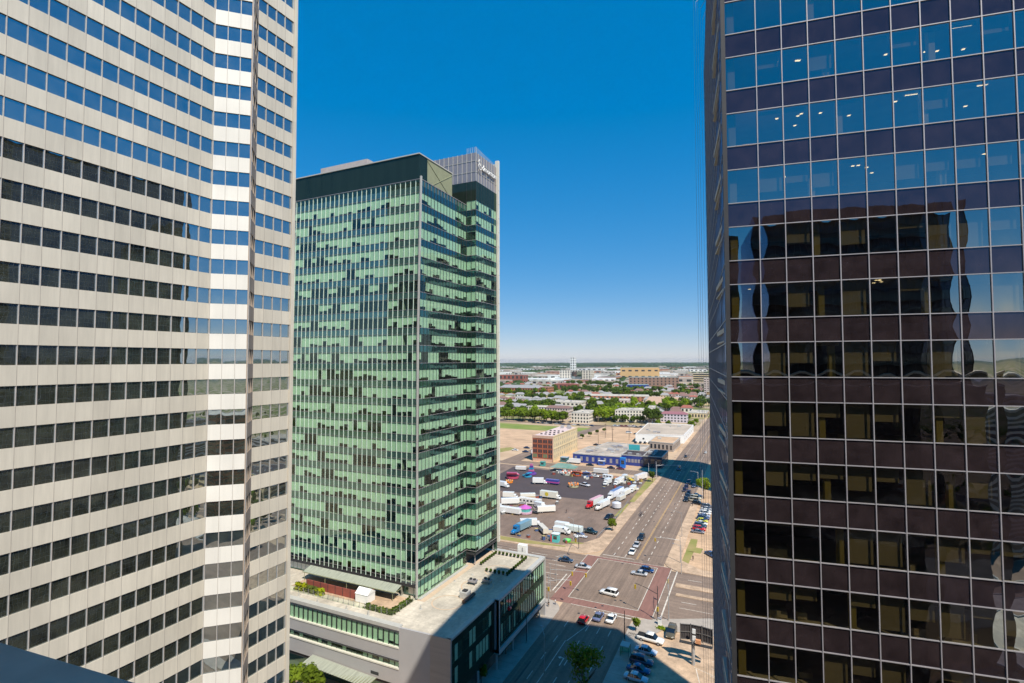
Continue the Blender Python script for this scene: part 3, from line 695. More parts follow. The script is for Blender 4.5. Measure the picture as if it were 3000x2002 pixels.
    bk = MB(); bk.box(-36, -35.8, -26, -14.2, 115.8, 123.4); bk.box(-35.8, -16.2, -14.3, -14.1, 115.8, 123.4); bk.build('screen_rear', M['screen'], root)
    fr = MB(); hp = random.Random(4)
    for f in (sl, sr):
        nb = 14 if f is sl else 8
        for i in range(nb+1):
            t = i*f.L/nb; top = 123.6
            f.bar(fr, t-.06, t+.06, 115.85, top, -.1, .02)
        for z in (118.4, 121.3): f.bar(fr, 0, f.L, z-.05, z+.05, -.09, .01)
    for i in range(6): t = sl.L-i*.55; sl.bar(fr, t-.035, t+.035, 123.4, 125.0, -.1, -.03)
    for i in range(17): t = i*.62; sr.bar(fr, t-.035, t+.035, 123.4, 125.0-(i*.05), -.1, -.03)
    fr.build('screen_frame', M['roof_cap'], root)
    fb = MB(); fb.box(-16.3, -15.25, -14.2, -13.45, 17.9, 125.4); fb.box(-20, -16.3, -14.0, -13.5, 124.2, 124.6); fb.build('end_fin', M['fin'], root)
    fj = MB()
    for k in range(26): fj.box(-15.26, -15.235, -14.2, -13.44, 19.5+k*4.05, 19.6+k*4.05)
    fj.build('fin_joint', M['joint'], root)
    # lettering
    cu = bpy.data.curves.new('lettering', 'FONT'); cu.body = 'dmonton'; cu.size = 2.25; cu.extrude = .12; cu.space_character = 1.0
    tmp = bpy.data.objects.new('tmp_text', cu); C.objects.link(tmp); bpy.context.view_layer.update()
    me = bpy.data.meshes.new_from_object(tmp.evaluated_get(bpy.context.evaluated_depsgraph_get())); bpy.data.objects.remove(tmp)
    me.materials.clear(); me.materials.append(M['white'])
    wd = max(v.co.x for v in me.vertices); sx = 8.3/wd
    for v in me.vertices:
        a, b_, c_ = v.co; v.co = (c_+.35, 2.75+a*sx, b_*1.0+.35)
    o = bpy.data.objects.new('sign_lettering', me); C.objects.link(o); o.parent = root; o.location = (-15.9+45, -26.1+25, 119.2-15)
    # big swirled capital: three stacked arcs
    sw = MB()
    def ring(cy, cz, r, a0, a1, th=.30):
        prev = None
        for i in range(15):
            t = R(a0+(a1-a0)*i/14); q = ((-15.5), -26.1+cy+r*math.cos(t)*.95, 119.2+cz+r*math.sin(t))
            if prev: sw.tube(prev, q, th*.55, k=5)
            prev = q
    ring(1.5, 1.95, .72, 40, 300, .22); ring(1.5, .85, .82, 60, 320, .22); ring(1.6, 1.4, .28, 0, 350, .2); 
    sw.build('sign_capital', M['white'], root)
green_tower()

# ================================================================== PODIUM of the green tower
def podium():
    root = thing('podium_building', 'low grey podium building with a pale roof at the foot of the green tower', 'building', (-35, -35, 0))
    T = 15.5; nF = -59.6; eW = -75; eK = -14.6; eS = -3.0; eE = -1.95; nS = -40.9; nN = -13.1
    fn = Face((eW, nF), (eK, nF)); fp = Face((eK, nF), (eS, nF+.5))
    # near face, bottom to top
    def band(name, m, z0, z1, o0, o1, f=fn): b = MB(); f.bar(b, 0, f.L, z0, z1, o0, o1); return b.build(name, M[m], root)
    band('coping', 'roof_cap', 14.9, 15.6, -1.2, .12); band('upper_fascia', 'grey_panel', 14.2, 14.9, -.5, -.35)
    band('ledge', 'fin', 11.35, 11.62, -.5, .1); band('grey_cladding', 'grey_panel', 8.75, 11.35, -.5, 0)
    band('rail', 'dark_steel', 9.0, 9.1, .02, .12); band('ledge', 'fin', 7.35, 7.62, -.5, .12); band('lower_cladding', 'grey_panel', 4.4, 7.35, -.5, 0)
    band('dark_band', 'soffit', 3.6, 4.4, -1.5, -.3); band('street_wall', 'gspan', 0, 3.6, -1.6, -1.3)
    rr = random.Random(3); wn = []; bl = []; mu = MB(); nb = 44; bw = fn.L/nb
    for i in range(nb):
        c = MB(); fn.rect(c, i*bw, (i+1)*bw, 11.6, 14.2, -.3); wn.append(cell(fn, c, i*bw, (i+1)*bw, 11.6, 14.2))
        fr = 1 if rr.random() < .72 else rr.choice([.1, .6, .75, .85])
        c = MB(); fn.rect(c, i*bw+.1, (i+1)*bw-.1, 14.2-2.55*fr, 14.2, -.42); bl.append(cell(fn, c, i*bw, (i+1)*bw, 11.6, 14.2))
        fn.bar(mu, i*bw-.05, i*bw+.05, 11.6, 14.2, -.35, -.2)
        c = MB(); fn.rect(c, i*bw, (i+1)*bw, 7.62, 8.75, -.4); wn.append(cell(fn, c, i*bw, (i+1)*bw, 7.6, 8.75))
        if rr.random() < .4: c = MB(); fn.rect(c, i*bw+.15, (i+1)*bw-.15, 7.8, 8.6, -.47); bl.append(cell(fn, c, i*bw, (i+1)*bw, 7.8, 8.6))
        fn.bar(mu, i*bw-.04, i*bw+.04, 7.62, 8.75, -.42, -.33)
    inn = MB(); fn.rect(inn, 0, fn.L, 7.5, 14.3, -1.0); inn.build('inner_wall', M['interior'], root)
    # end panel
    b = MB(); fp.bar(b, 0, 7.1, 4.2, 15.5, -.4, .02); b.build('grey_end_panel', M['grey_panel'], root)
    b = MB(); fp.bar(b, 7.1, fp.L, 4.2, 15.5, -.4, .02); b.build('tan_end_panel', M['tan_panel'], root)
    b = MB(); b.box(-21.6, -19.6, nF-.03, nF, 5.0, 5.6); b.build('vent_grille', M['dark_steel'], root)
    # east side, recessed dark part
    f1 = Face((eS, nF+.5), (eS, nS)); m1 = MB(); f1.bar(m1, 0, f1.L, 4.0, 15.1, -.3, -.05); m1.build('east_dark_wall', M['gdark'], root)
    b = MB(); f1.bar(b, 0, f1.L, 15.1, 15.5, -.8, .05); b.build('east_coping', M['roof_cap'], root)
    nb = 13; bw = f1.L/nb
    for z0, z1, sel in ((10.4, 13.7, (0, 1, 2, 5, 6, 9, 10, 11)), (6.0, 9.4, (1, 5, 6, 7, 8, 9, 10))):
        for i in sel:
            c = MB(); f1.rect(c, i*bw+.08, (i+1)*bw-.08, z0, z1, -.02); wn.append(cell(f1, c, i*bw, (i+1)*bw, z0, z1))
            if rr.random() < .8: c = MB(); f1.rect(c, i*bw+.16, (i+1)*bw-.16, z0+.3, z1, -.04); bl.append(cell(f1, c, i*bw, (i+1)*bw, z0, z1))
    # overhanging box at the street
    f0 = Face((eS, nS), (eE+.1, nS)); f2 = Face((eE, nS), (eE, nN)); f3 = Face((eE, nN), (-75, nN))
    b = MB(); Face((eS-.4, nS), (eE, nS)).bar(b, 0, eE-eS+.4, 4.0, 15.45, -.4, 0); b.build('box_end', M['grey_panel'], root)
    fr = MB(); f2.bar(fr, 0, f2.L, 15.0, 15.55, -1.0, .12); f2.bar(fr, 0, f2.L, 3.7, 4.7, -1.2, .12); f2.bar(fr, 0, .35, 4.7, 15.0, -.6, .12); f2.bar(fr, f2.L-.4, f2.L, 4.7, 15.0, -.6, .12)
    fr.build('white_frame', M['roof_cap'], root)
    nb = 20; bw = (f2.L-.75)/nb
    for z0, z1 in ((10.8, 14.4), (5.3, 9.4)):
        for i in range(nb):
            t = .35+i*bw
            c = MB(); f2.rect(c, t, t+bw, z0, z1, -.35); wn.append(cell(f2, c, t, t+bw, z0, z1))
            if rr.random() < .72: c = MB(); f2.rect(c, t+.15, t+bw-.15, z0+.2, z1, -.5); bl.append(cell(f2, c, t, t+bw, z0, z1))
            f2.bar(mu, t-.04, t+.04, z0, z1, -.4, -.28)
    b = MB(); f2.bar(b, .35, f2.L-.4, 9.4, 10.8, -.5, -.3); f2.bar(b, .35, f2.L-.4, 14.4, 15.0, -.5, -.3); f2.bar(b, .35, f2.L-.4, 4.7, 5.3, -.5, -.3); b.build('dark_spandrel', M['gdark'], root)
    b = MB(); f2.rect(b, .3, f2.L-.3, 4.7, 15, -1.2); b.build('inner_wall', M['interior'], root)
    rl = MB(); rl.tube((-1.1, -37.6, 12.4), (-1.1, -37.0, 12.4), .45, k=10); rl.build('red_roundel', paint('sign red', (.6, .01, .02)), root)
    lg = MB(); lg.box(-1.95, -1.85, -31.5, -24.5, 4.0, 4.55); lg.build('fascia_sign', M['white'], root)
    # body
    emit(wn, 'window', M['gglass'], root); emit(bl, 'blind', M['blind'], root); mu.build('mullion', M['dark_steel'], root)
    bd = MB(); bd.box(eW, -4.4, nF+1.6, nN-.5, 0, 15.1); bd.build('body', M['interior'], root)
    gf = MB(); gf.box(-6.2, -6.0, nF+2, nN-.6, 0, 4.0); gf.build('street_glass', M['gspan'], root)
    col = MB()
    for k in range(6): col = MB(); col.tube((-2.9, -57+k*8.4, 0), (-2.9, -57+k*8.4, 4.1), .25, k=8); col.build('column', M['roof_cap'], root)
    wr = Face((eE, nN), (eW, nN)); b = MB(); wr.bar(b, 0, wr.L, 0, 15.5, -.3, 0); b.build('north_wall', M['grey_panel'], root)
    # roof deck and upstands
    b = MB(); b.poly([(eW, nF+.4, 15.25), (-3.2, nF+.9, 15.25), (-3.2, nS+.2, 15.25), (-2.2, nS+.2, 15.25), (-2.2, nN-.2, 15.25), (eW, nN-.2, 15.25)]); b.build('roof', M['roof_pale'], root)
    for bx in ((-16.6, -2.2, -14.3, -13.1, 15.25, 15.62), (-3.0, -2.0, -40.8, -14.3, 15.25, 15.60), (-18.7, -17.9, -47.6, -26.4, 15.25, 15.42)): b = MB(); b.box(*bx); b.build('roof_upstand', M['roof_cap'], root)
    pth = MB(); pth.poly([(-18.7, -48, 15.27), (-16.6, -48, 15.27), (-16.6, -15, 15.27), (-18.7, -15, 15.27)])
    for (x, y, r_) in ((-12, -46, 3.2), (-10, -36, 3.6), (-9.5, -26, 3.2)):
        for a in range(24):
            t0, t1 = 2*math.pi*a/24, 2*math.pi*(a+1)/24
            pth.quad((x+r_*math.cos(t0), y+r_*math.sin(t0), 15.27), (x+(r_+.35)*math.cos(t0), y+(r_+.35)*math.sin(t0), 15.27), (x+(r_+.35)*math.cos(t1), y+(r_+.35)*math.sin(t1), 15.27), (x+r_*math.cos(t1), y+r_*math.sin(t1), 15.27))
    pth.build('roof_walkway', mat('tan roof walkway', (.55, .42, .30), .9, amt=.08, scale=.5), root)
    sm = MB()
    for k in range(30):
        y = -58.3+k*1.5; x0 = -18.6 if y > -56 else -60
        sm.quad((x0, y, 15.262), (-3.4 if y < -41 else -2.4, y, 15.262), (-3.4 if y < -41 else -2.4, y+.05, 15.262), (x0, y+.05, 15.262))
    sm.build('roof_seam', mat('roof seam', (.40, .36, .30), .9), root)
    r7_ = random.Random(15)
    for (x, y) in ((-15.5, -51), (-7.5, -52.5), (-12.2, -40.2), (-16.3, -36), (-6.0, -31.5), (-14.3, -31), (-30, -57.6), (-38, -57.9), (-44, -57.5), (-24, -57.7)):
        q = MB(); q.tube((x, y, 15.26), (x, y, 15.26+r7_.uniform(.25, .8)), .13, k=8); q.tube((x, y, 15.255), (x, y, 15.29), .38, k=10); q.build('roof_vent', M['roof_cap'], root)
    # street canopy of the near face
    cn = MB(); xc = at(905, 1928, 5).x; cn.quad((xc, nF-.2, 5.2), (-20, nF-.2, 4.6), (-20, nF-3.2, 4.3), (xc, nF-3.2, 4.9)); cn.build('street_canopy', M['frosted'], root)
    cf = MB()
    for i in range(26): x = xc+i*(-20-xc)/25; cf.box(x-.05, x+.05, nF-3.2, nF-.2, 4.5, 4.62)
    cf.build('canopy_frame', M['louvre'], root)
    st = MB(); st.box(-70, -55, nF-2.0, nF-.5, 6.2, 6.3); st.box(-70, -55, nF-2.0, nF-1.95, 6.3, 7.2); st.build('balcony', M['dark_steel'], root)
podium()

# things on the podium roof
def planter_plants(pts, m, h, n, name, label, seed):
    b = MB(); r_ = random.Random(seed)
    for _ in range(n):
        k = r_.randrange(len(pts)-1); a = Vector(pts[k]); c = Vector(pts[k+1]); p = a.lerp(c, r_.random())
        x, y = p.x+r_.uniform(-.55, .55), p.y+r_.uniform(-.55, .55); z = 15.3+r_.random()*h; s_ = r_.uniform(.12, .3)
        q = Matrix.Rotation(r_.uniform(0, 6.3), 3, 'Z') @ Matrix.Rotation(r_.uniform(0, 1.4), 3, 'X')
        vs = [Vector((x, y, z))+q @ Vector(w_) for w_ in ((-s_, -s_, 0), (s_, -s_, 0), (s_, s_, 0), (-s_, s_, 0))]
        b.quad(*vs)
    root = thing(name, label, 'plants', (pts[0][0], pts[0][1], 15.3)); b.build('foliage', m, root)
    t = MB()
    for k in range(len(pts)-1):
        a = Vector(pts[k]); c = Vector(pts[k+1]); nn = max(2, int((c-a).length/1.2))
        for i in range(nn): p = a.lerp(c, i/nn); t.tube((p.x, p.y, 15.25), (p.x, p.y, 15.6), .05, k=5)
    t.build('stem', M['bark'], root)
planter_plants([(-47.5, -55.0), (-44.5, -55.0)], leaf('yellow green shrub', (.55, .52, .02), (.25, .35, .02)), 1.5, 260, 'shrub', 'bright yellow green shrub at the left end of the roof terrace', 1)
planter_plants([(-41.0, -55.0), (-39.4, -55.0)], leaf('yellow shrub', (.50, .50, .02), (.25, .35, .02)), 1.2, 150, 'shrub', 'smaller yellow green shrub behind the terrace railing, right of the tall grasses', 2)
planter_plants([(-44.3, -55.0), (-40.8, -55.0)], leaf('terrace grasses', (.17, .20, .04), (.09, .12, .03)), 1.3, 260, 'ornamental_grass', 'brownish green tall grasses between the two yellow shrubs on the roof terrace', 3)
planter_plants([(-26.5, -55.4), (-19.6, -55.4), (-19.6, -49.0)], leaf('terrace hedge', (.17, .24, .03), (.07, .12, .02)), .8, 620, 'hedge', 'low green hedge planted round the right corner of the roof terrace', 4)
b = MB(); b.box(-46, -28.2, -53.4, -53.2, 15.3, 17.1); b.box(-28.4, -28.2, -53.2, -50.8, 15.3, 17.1)
fe = thing('timber_fence', 'long red brown timber fence across the roof terrace', 'fence', (-40, -53, 15.3)); b.build('fence_panel', M['wood_red'], fe)
for k in range(9): p_ = MB(); p_.box(-46+k*2.2-.05, -46+k*2.2+.05, -53.45, -53.4, 15.3, 17.2); p_.build('post', M['soffit'], fe)
dk = MB(); dk.poly([(-50, -54.3, 15.28), (-20.3, -54.3, 15.28), (-20.3, -48.0, 15.28), (-50, -48.0, 15.28)]); tag(dk.build('terrace_deck', M['walk'], None), 'tan paved deck of the roof terrace below the glass canopy', 'deck')
ra = thing('glass_railing', 'glass railing with thin posts along the edge of the roof terrace', 'railing', (-30, -56, 15.3))
g_ = MB(); g_.quad((-50, -56.1, 15.3), (-19.0, -56.1, 15.3), (-19.0, -56.1, 16.5), (-50, -56.1, 16.5)); g_.quad((-19.0, -56.1, 15.3), (-19.0, -48.1, 15.3), (-19.0, -48.1, 16.5), (-19.0, -56.1, 16.5)); g_.build('glass_panel', glass('clear rail glass', (.86, .92, .86), .05), ra)
for k in range(24):
    p_ = MB(); x, y = (-50+k*1.48, -56.1) if k < 21 else (-19.0, -56.1+(k-20)*2.4); p_.box(x-.035, x+.035, y-.035, y+.035, 15.25, 16.6); p_.build('post', M['alu'], ra)
tn = thing('white_tent', 'small white gabled marquee tent on the roof terrace', 'tent', (-29.5, -52.6, 15.3))
b = MB(); x0, x1, y0, y1 = -30.6, -27.3, -54.2, -51.6
b.box(x0, x1, y0, y1, 15.3, 17.1); b.build('tent_wall', M['white'], tn)
b = MB(); n = [(x0-.1, y0-.1, 17.1), (x1+.1, y0-.1, 17.1), (x1+.1, y1+.1, 17.1), (x0-.1, y1+.1, 17.1), (x0-.1, (y0+y1)/2, 18.1), (x1+.1, (y0+y1)/2, 18.1)]
b.v = n; b.f = [(0, 1, 5, 4), (2, 3, 4, 5), (1, 2, 5), (3, 0, 4)]; b.build('tent_roof', M['white'], tn)
pl = []
for i in range(9): pl.append((-15.2+i*1.12, -16.2))
for i in range(1, 10): pl.append((-6.2, -16.2-i*1.28))
for i in range(1, 6): pl.append((-6.2-i*1.15, -27.7))
for i in range(1, 8): pl.append((-15.2, -16.2-i*1.2))
bp = thing('roof_planter', 'dark round shrub pot in the rectangle of pots on the pale podium roof', 'planter', (pl[0][0], pl[0][1], 15.27), 'dark pots in a rectangle on the podium roof')
b = MB(); b.tube((pl[0][0], pl[0][1], 15.27), (pl[0][0], pl[0][1], 15.6), .25, .3, k=10); b.build('pot', M['soffit'], bp)
b = MB(); rr = random.Random(5)
for _ in range(40):
    v = Vector((rr.gauss(0, 1), rr.gauss(0, 1), rr.gauss(0, 1))).normalized()*.33; c_ = Vector((pl[0][0], pl[0][1], 15.8))+v; q = v.to_track_quat('Z', 'Y').to_matrix()
    b.quad(*[c_+q @ Vector(w_) for w_ in ((-.14, -.14, 0), (.14, -.14, 0), (.14, .14, 0), (-.14, .14, 0))])
b.build('shrub', M['leaf_dark'], bp)
tb = tree_of(bp)
for (x, y) in pl[1:]: c = copy_tree(tb); c.location = (x, y, 15.27)
hv = thing('rooftop_unit', 'pale boxy air handler with a brown duct on the podium roof beside the shadow edge', 'air handler', (-9.5, -44, 15.3))
b = MB(); b.box(-10.6, -8.8, -43.2, -41.2, 15.3, 16.6); b.build('housing', M['roof_cap'], hv)
b = MB(); b.tube((-8.3, -45.4, 15.8), (-8.1, -41.0, 15.8), .42, k=10); b.build('duct', mat('rusty duct', (.12, .07, .05), .7), hv)
b = MB(); b.box(-10.2, -9.2, -42.7, -41.7, 16.6, 16.9); b.build('fan', M['dark_steel'], hv)
for i, (x, y, lab) in enumerate(((-11.5, -35.6, 'left'), (-8.6, -33.8, 'right'))):
    hv = thing('rooftop_fan', 'grey roof fan cluster, %s one of the pair near the ring of pots' % lab, 'roof fan', (x, y, 15.3), 'fan clusters on the podium roof')
    b = MB()
    for dx in (-.8, .8):
        for dy in (-.6, .6): b.tube((x+dx, y+dy, 15.3), (x+dx, y+dy, 16.1), .06, k=5)
    b.build('leg', M['dark_steel'], hv); b = MB(); b.box(x-1, x+1, y-.7, y+.7, 15.9, 16.3); b.build('housing', M['alu'], hv)
    b = MB(); b.tube((x-.5, y, 16.3), (x-.5, y, 16.6), .35, k=10); b.tube((x+.5, y, 16.3), (x+.5, y, 16.6), .35, k=10); b.build('fan', M['dark_steel'], hv)

# ================================================================== OUR OWN BUILDING (terrace ledge, and what the mirrors opposite show)
def own_building():
    d = Vector((math.sin(R(82.24)), math.cos(R(82.24)))); n = Vector((-d.y, d.x)); o = Vector((CAM.x, CAM.y))-n*.6
    root = thing('terrace_building', 'charcoal metal parapet of the building underfoot at the bottom left corner', 'building', (CAM.x, CAM.y-8, 0))
    dl = Vector((math.sin(R(84.5)), math.cos(R(84.5))))
    e0 = at(0, 1883, 66.0); e1 = at(396, 2002, 66.0); E0 = Vector((e0.x, e0.y)); dl = (Vector((e1.x, e1.y))-E0).normalized(); nl = Vector((-dl.y, dl.x))
    a = E0-dl*10; b_ = E0+dl*36
    b = MB(); b.prism([tuple(a-nl*6), tuple(b_-nl*6), tuple(b_), tuple(a)], 65.72, 66.0); b.build('parapet_cap', M['ledge'], root)
    b = MB(); b.prism([tuple(a-nl*5.9+dl*.1), tuple(b_-nl*5.9-dl*.1), tuple(b_-nl*.12-dl*.1), tuple(a-nl*.12+dl*.1)], 0, 65.7); b.build('wall', M['rspan'], root)
    b = MB(); q0 = E0+dl*.2-nl*.95; q1 = E0+dl*1.5-nl*.98
    b.tube((q0.x, q0.y, 66.03), (q1.x, q1.y, 66.03), .035, k=6); q2 = q1-nl*1; b.tube((q1.x, q1.y, 66.03), (q2.x, q2.y, 66.03), .035, k=6); b.build('conduit', M['alu'], root)
    b = MB()
    for (t, s_) in ((.95, -.80), (2.05, -.62)):
        q = E0+dl*t+nl*s_; q2 = q+dl*.10+nl*.16
        b.prism([(q.x, q.y), (q.x+.05, q.y-.02), (q2.x+.02, q2.y), (q2.x-.01, q2.y+.01)], 66.0, 66.04)
    b.build('strap', M['black'], root)
    up = thing('office_tower', 'dark office tower behind the viewpoint whose reflection fills the bronze tower windows', 'office tower', (CAM.x+20, CAM.y-14, 0))
    for t0, t1, top, dep in ((-14, 7.2, 83.5, 18), (9.9, 29.4, 85.0, 20)):
        f = Face(tuple(o+d*t1), tuple(o+d*t0))   # facing the view
        p = [tuple(o+d*t0-n*dep), tuple(o+d*t1-n*dep), tuple(o+d*t1-n*.15), tuple(o+d*t0-n*.15)]
        b = MB(); b.prism(p, 0, top); b.build('wall', M['rspan'], up)
        g = MB(); 
        z = 40.0
        k = 0
        while z < top-1:
            c = MB(); f.bar(c, .3, f.L-.3, z, z+1.9, -.1, .0); c.build('window', M['pane'], up)
            f.bar(g, 0, f.L, z-.05, z+.02, -.1, .05); z += 3.42
        for i in range(int(f.L/1.36)): f.bar(g, i*1.36, i*1.36+.06, 40, top, -.1, .05)
        g.build('mullion_grid', M['dark_steel'], up)
own_building()

# ================================================================== plain buildings helper
def block(name, label, cat, fp, z1, wall, roof='roof_pale', storeys=3, bay=3.0, win='pane', wfrac=.5, z0=0, group=None, faces=(0, 1), wz=.55, parapet=.5, strips=False, rooftop=0, seed=0, skip0=0):
    cx = sum(p[0] for p in fp)/len(fp); cy = sum(p[1] for p in fp)/len(fp)
    root = thing(name, label, cat, (cx, cy, z0), group)
    m = M[wall] if isinstance(wall, str) else wall
    MB().prism(fp, z0, z1, False).build('wall', m, root)
    k = len(fp); par = MB()
    for i in range(k):
        f = Face(fp[i], fp[(i+1) % k]); f.bar(par, -.1, f.L+.1, z1-.02, z1+parapet, -.3, .12)
    par.build('parapet', M['roof_cap'] if wall != 'white' else m, root)
    rf = MB(); rf.poly([(p[0], p[1], z1+.05) for p in fp]); rf.build('roof', M[roof], root)
    sh = (z1-z0)/storeys
    for fi in faces:
        f = Face(fp[fi], fp[(fi+1) % k]); nb = max(1, int(f.L/bay)); bw = f.L/nb
        for s_ in range(skip0, storeys):
            zb = z0+s_*sh+sh*(1-wz)*.5
            if strips: c = MB(); f.bar(c, bw*.2, f.L-bw*.2, zb, zb+sh*wz, -.1, .06); c.build('window', M[win], root)
            else:
                for i in range(nb):
                    c = MB(); f.bar(c, (i+.5-wfrac/2)*bw, (i+.5+wfrac/2)*bw, zb, zb+sh*wz, -.1, .05); c.build('window', M[win], root)
    r_ = random.Random(seed+int(abs(cx)))
    ex = [min(p[0] for p in fp), max(p[0] for p in fp)]; ey = [min(p[1] for p in fp), max(p[1] for p in fp)]
    for _ in range(rooftop):
        x = r_.uniform(ex[0]*.8+ex[1]*.2, ex[0]*.2+ex[1]*.8); y = r_.uniform(ey[0]*.8+ey[1]*.2, ey[0]*.2+ey[1]*.8); s_ = r_.uniform(.6, 1.6)
        c = MB(); c.box(x-s_, x+s_, y-s_, y+s_*.7, z1+.05, z1+.05+s_*.9); c.build('roof_unit', M[r_.choice(['roof_cap', 'alu', 'grey_panel'])], root)
    return root
def rect(e0, e1, n0, n1): return [(e0, n0), (e1, n0), (e1, n1), (e0, n1)]
# hidden tower to the east: its shadow crosses the street
block('office_tower', 'tall office tower hidden behind the bronze tower, casting its shadow across the far street', 'office tower', rect(60, 92, 120.5, 164), 130, 'concrete', storeys=30, strips=True, faces=(0, 3))
block('parkade', 'brown brick parkade added unseen north of the bronze tower for dark window reflections', 'parkade', rect(52, 92, -73, -47), 18, mat('parkade brick', (.20, .13, .10), .85), roof='asphalt_lot', storeys=5, strips=True, faces=(0, 3), rooftop=0)  # out of view; added so the pale tower windows mirror something dark
# city behind the viewpoint (only seen in the mirrors)
BH = [((20, 60, -330, -280), 34, 'cream', 9), ((80, 120, -300, -250), 46, 'brown_brick', 12), ((-60, -20, -420, -370), 60, 'concrete', 15), ((110, 170, -210, -170), 16, 'cream', 4),
      ((95, 150, -130, -90), 13, 'tan_panel', 4), ((100, 160, -60, -20), 9, 'cream', 3), ((150, 200, -330, -290), 55, 'tan_panel', 14), ((-20, 15, -260, -215), 22, 'brown_brick', 6)]
for i, ((a, b_, c_, d_), h, m, s_) in enumerate(BH):
    block('city_building', ['cream office block south of the viewpoint', 'brick apartment slab south of the viewpoint', 'pale high rise far south of the viewpoint', 'low cream hall south east of the viewpoint', 'tan parkade east of the bronze tower', 'low cream shop row east of the parking lot', 'tan high rise south east of the viewpoint', 'brick hotel block south of the pale tower'][i], 'building', rect(a, b_, c_, d_), h, m, storeys=s_, strips=True, faces=(1, 2, 3), win='pane')

multi('parking_lot', [[(95.2, -420), (420, -420), (420, -70), (95.2, -70)], [(75.1, -36), (420, -69.9), (420, 3), (75.1, -3.2)], [(76, 40), (420, 40), (420, 160), (76, 160)]], .004, M['asphalt_lot'])  # unseen dark ground, added to darken what the pale tower windows reflect
er = random.Random(44)
for i, (a, c_, w_, d_, h, m, l) in enumerate(((180, -60, 40, 30, 14, 'brown_brick', 'brick warehouse east of the street, nearest the parkade'), (235, -30, 30, 26, 24, 'tan_panel', 'tan mid rise block east of the parking lot'), (170, 50, 50, 30, 10, 'cream', 'low cream hall north of the avenue on the east side'),
        (250, 60, 36, 30, 32, 'concrete', 'pale office slab on the far east side'), (320, -90, 60, 40, 20, 'brown_brick', 'long brick block on the far east side'), (330, 20, 40, 36, 40, 'tan_panel', 'tan tower block on the far east side'), (240, 130, 60, 30, 12, 'grey_panel', 'grey shed on the east side'),
        (400, 90, 60, 40, 26, 'cream', 'cream block farthest to the east'), (140, 100, 34, 40, 12, 'brown_brick', 'brick shed right of the hidden office tower'), (430, -30, 50, 50, 18, 'concrete', 'pale low block farthest east beside the avenue'))):
    block('city_building', l, 'building', rect(a-w_/2, a+w_/2, c_-d_/2, c_+d_/2), h, m, roof=er.choice(['roof_stain', 'roof_tan', 'asphalt_dark']), storeys=max(1, int(h/4)), strips=True, faces=(0, 3), rooftop=2)
# ------------------------------------------------------------------ named buildings to the north
# red brick warehouse
wh = thing('brick_warehouse', 'four storey red brick warehouse with a cream side wall beyond the fairground lot', 'warehouse', (-81, 210, 0))
x0, x1, y0, y1, H_ = -88.8, -74.0, 184.5, 238, 17.5
b = MB(); b.box(x0, x1, y0, y0+.4, 1.7, 15.6); b.build('front_wall', M['brown_brick'], wh)
b = MB(); b.box(x0+.1, x1+.0, y0+.4, y1, .0, 17.0); b.build('side_wall', M['cream'], wh)
b = MB(); b.box(x0-.1, x1+.1, y0-.15, y0+.4, 15.6, 17.4); b.box(x0-.1, x1+.1, y0-.1, y0+.4, 0, 1.7); b.box(x1-.2, x1+.15, y0-.1, y0+.6, 0, 17.4); b.box(x0-.15, x0+.2, y0-.1, y0+.6, 0, 17.4); b.build('cornice', mat('pink cornice', (.58, .38, .28), .8), wh)
b = MB(); b.box(x0+.4, x1-.3, y0+.6, y1-.3, 17.0, 17.15); b.build('roof', mat('pink gravel roof', (.62, .48, .45), .9), wh)
b = MB(); b.box(x1-.05, x1+.25, y0+.6, y1, 16.6, 17.5); b.box(x0, x1, y1-.2, y1+.1, 0, 17.5); b.box(x1, x1+.2, y0+.6, y1, 8.2, 8.8); b.build('side_coping', M['cream'], wh)
f = Face((x0, y0), (x1, y0)); bw = f.L/4
for s_ in range(4):
    for i in range(4):
        for j in (-1, 1):
            c = MB(); zc = 2.5+s_*3.3; t = (i+.5)*bw+j*.75; f.bar(c, t-.55, t+.55, zc, zc+(2.2 if s_ else 2.4), -.1, .06); c.build('window', M['pane'] if s_ else mat('green shopfront', (.12, .22, .12), .5) if (i+j) % 2 else M['pane'], wh)
f = Face((x1, y0+2), (x1, y1-1)); bw = f.L/13
for s_ in range(4):
    for i in range(13):
        c = MB(); t = (i+.5)*bw; zc = 2.3+s_*3.7; f.bar(c, t-.55, t+.55, zc, zc+1.9, -.05, .06); c.build('window', M['tanblind'], wh)
for k in range(12):
    c = MB(); x = -86+(k % 4)*3.1; y = 192+(k//4)*9; c.box(x, x+1.3, y, y+1.0, 17.15, 17.8); c.build('roof_unit', M['soffit'], wh)
for (x, y) in ((-84, 228), (-80, 231), (-77.5, 226)): c = MB(); c.box(x, x+2, y, y+2.4, 17.15, 19.2); c.build('roof_unit', M['grey_panel'], wh)

# blue shop row
paint('royal blue', (.012, .04, .24), .5); paint('navy', (.01, .018, .045), .6)
r1 = block('shop_building', 'long blue fronted shop building with a pale flat roof beside the brick warehouse', 'shop', [(-62, 191), (-30, 191), (-30, 222), (-60, 224)], 5.6, M['royal blue'], roof='roof_stain', storeys=1, bay=4, wfrac=.4, wz=.5, faces=(0,), win='alu', rooftop=12)
r2 = block('shop_building', 'deep blue corner shop with a row of white framed windows, half in shadow', 'shop', [(-30, 195), (-15.6, 195), (-15.6, 214), (-30, 214)], 6.4, M['royal blue'], roof='asphalt_dark', storeys=1, bay=2.0, wfrac=.75, wz=.35, faces=(0,), win='alu', rooftop=3)
r3 = block('shop_building', 'black fronted low building in the shadow at the street corner', 'shop', [(-15.6, 193), (-3.8, 193), (-3.8, 219), (-15.6, 219)], 7.0, M['navy'], roof='asphalt_dark', storeys=1, bay=3, wfrac=.6, faces=(0, 1), rooftop=5)
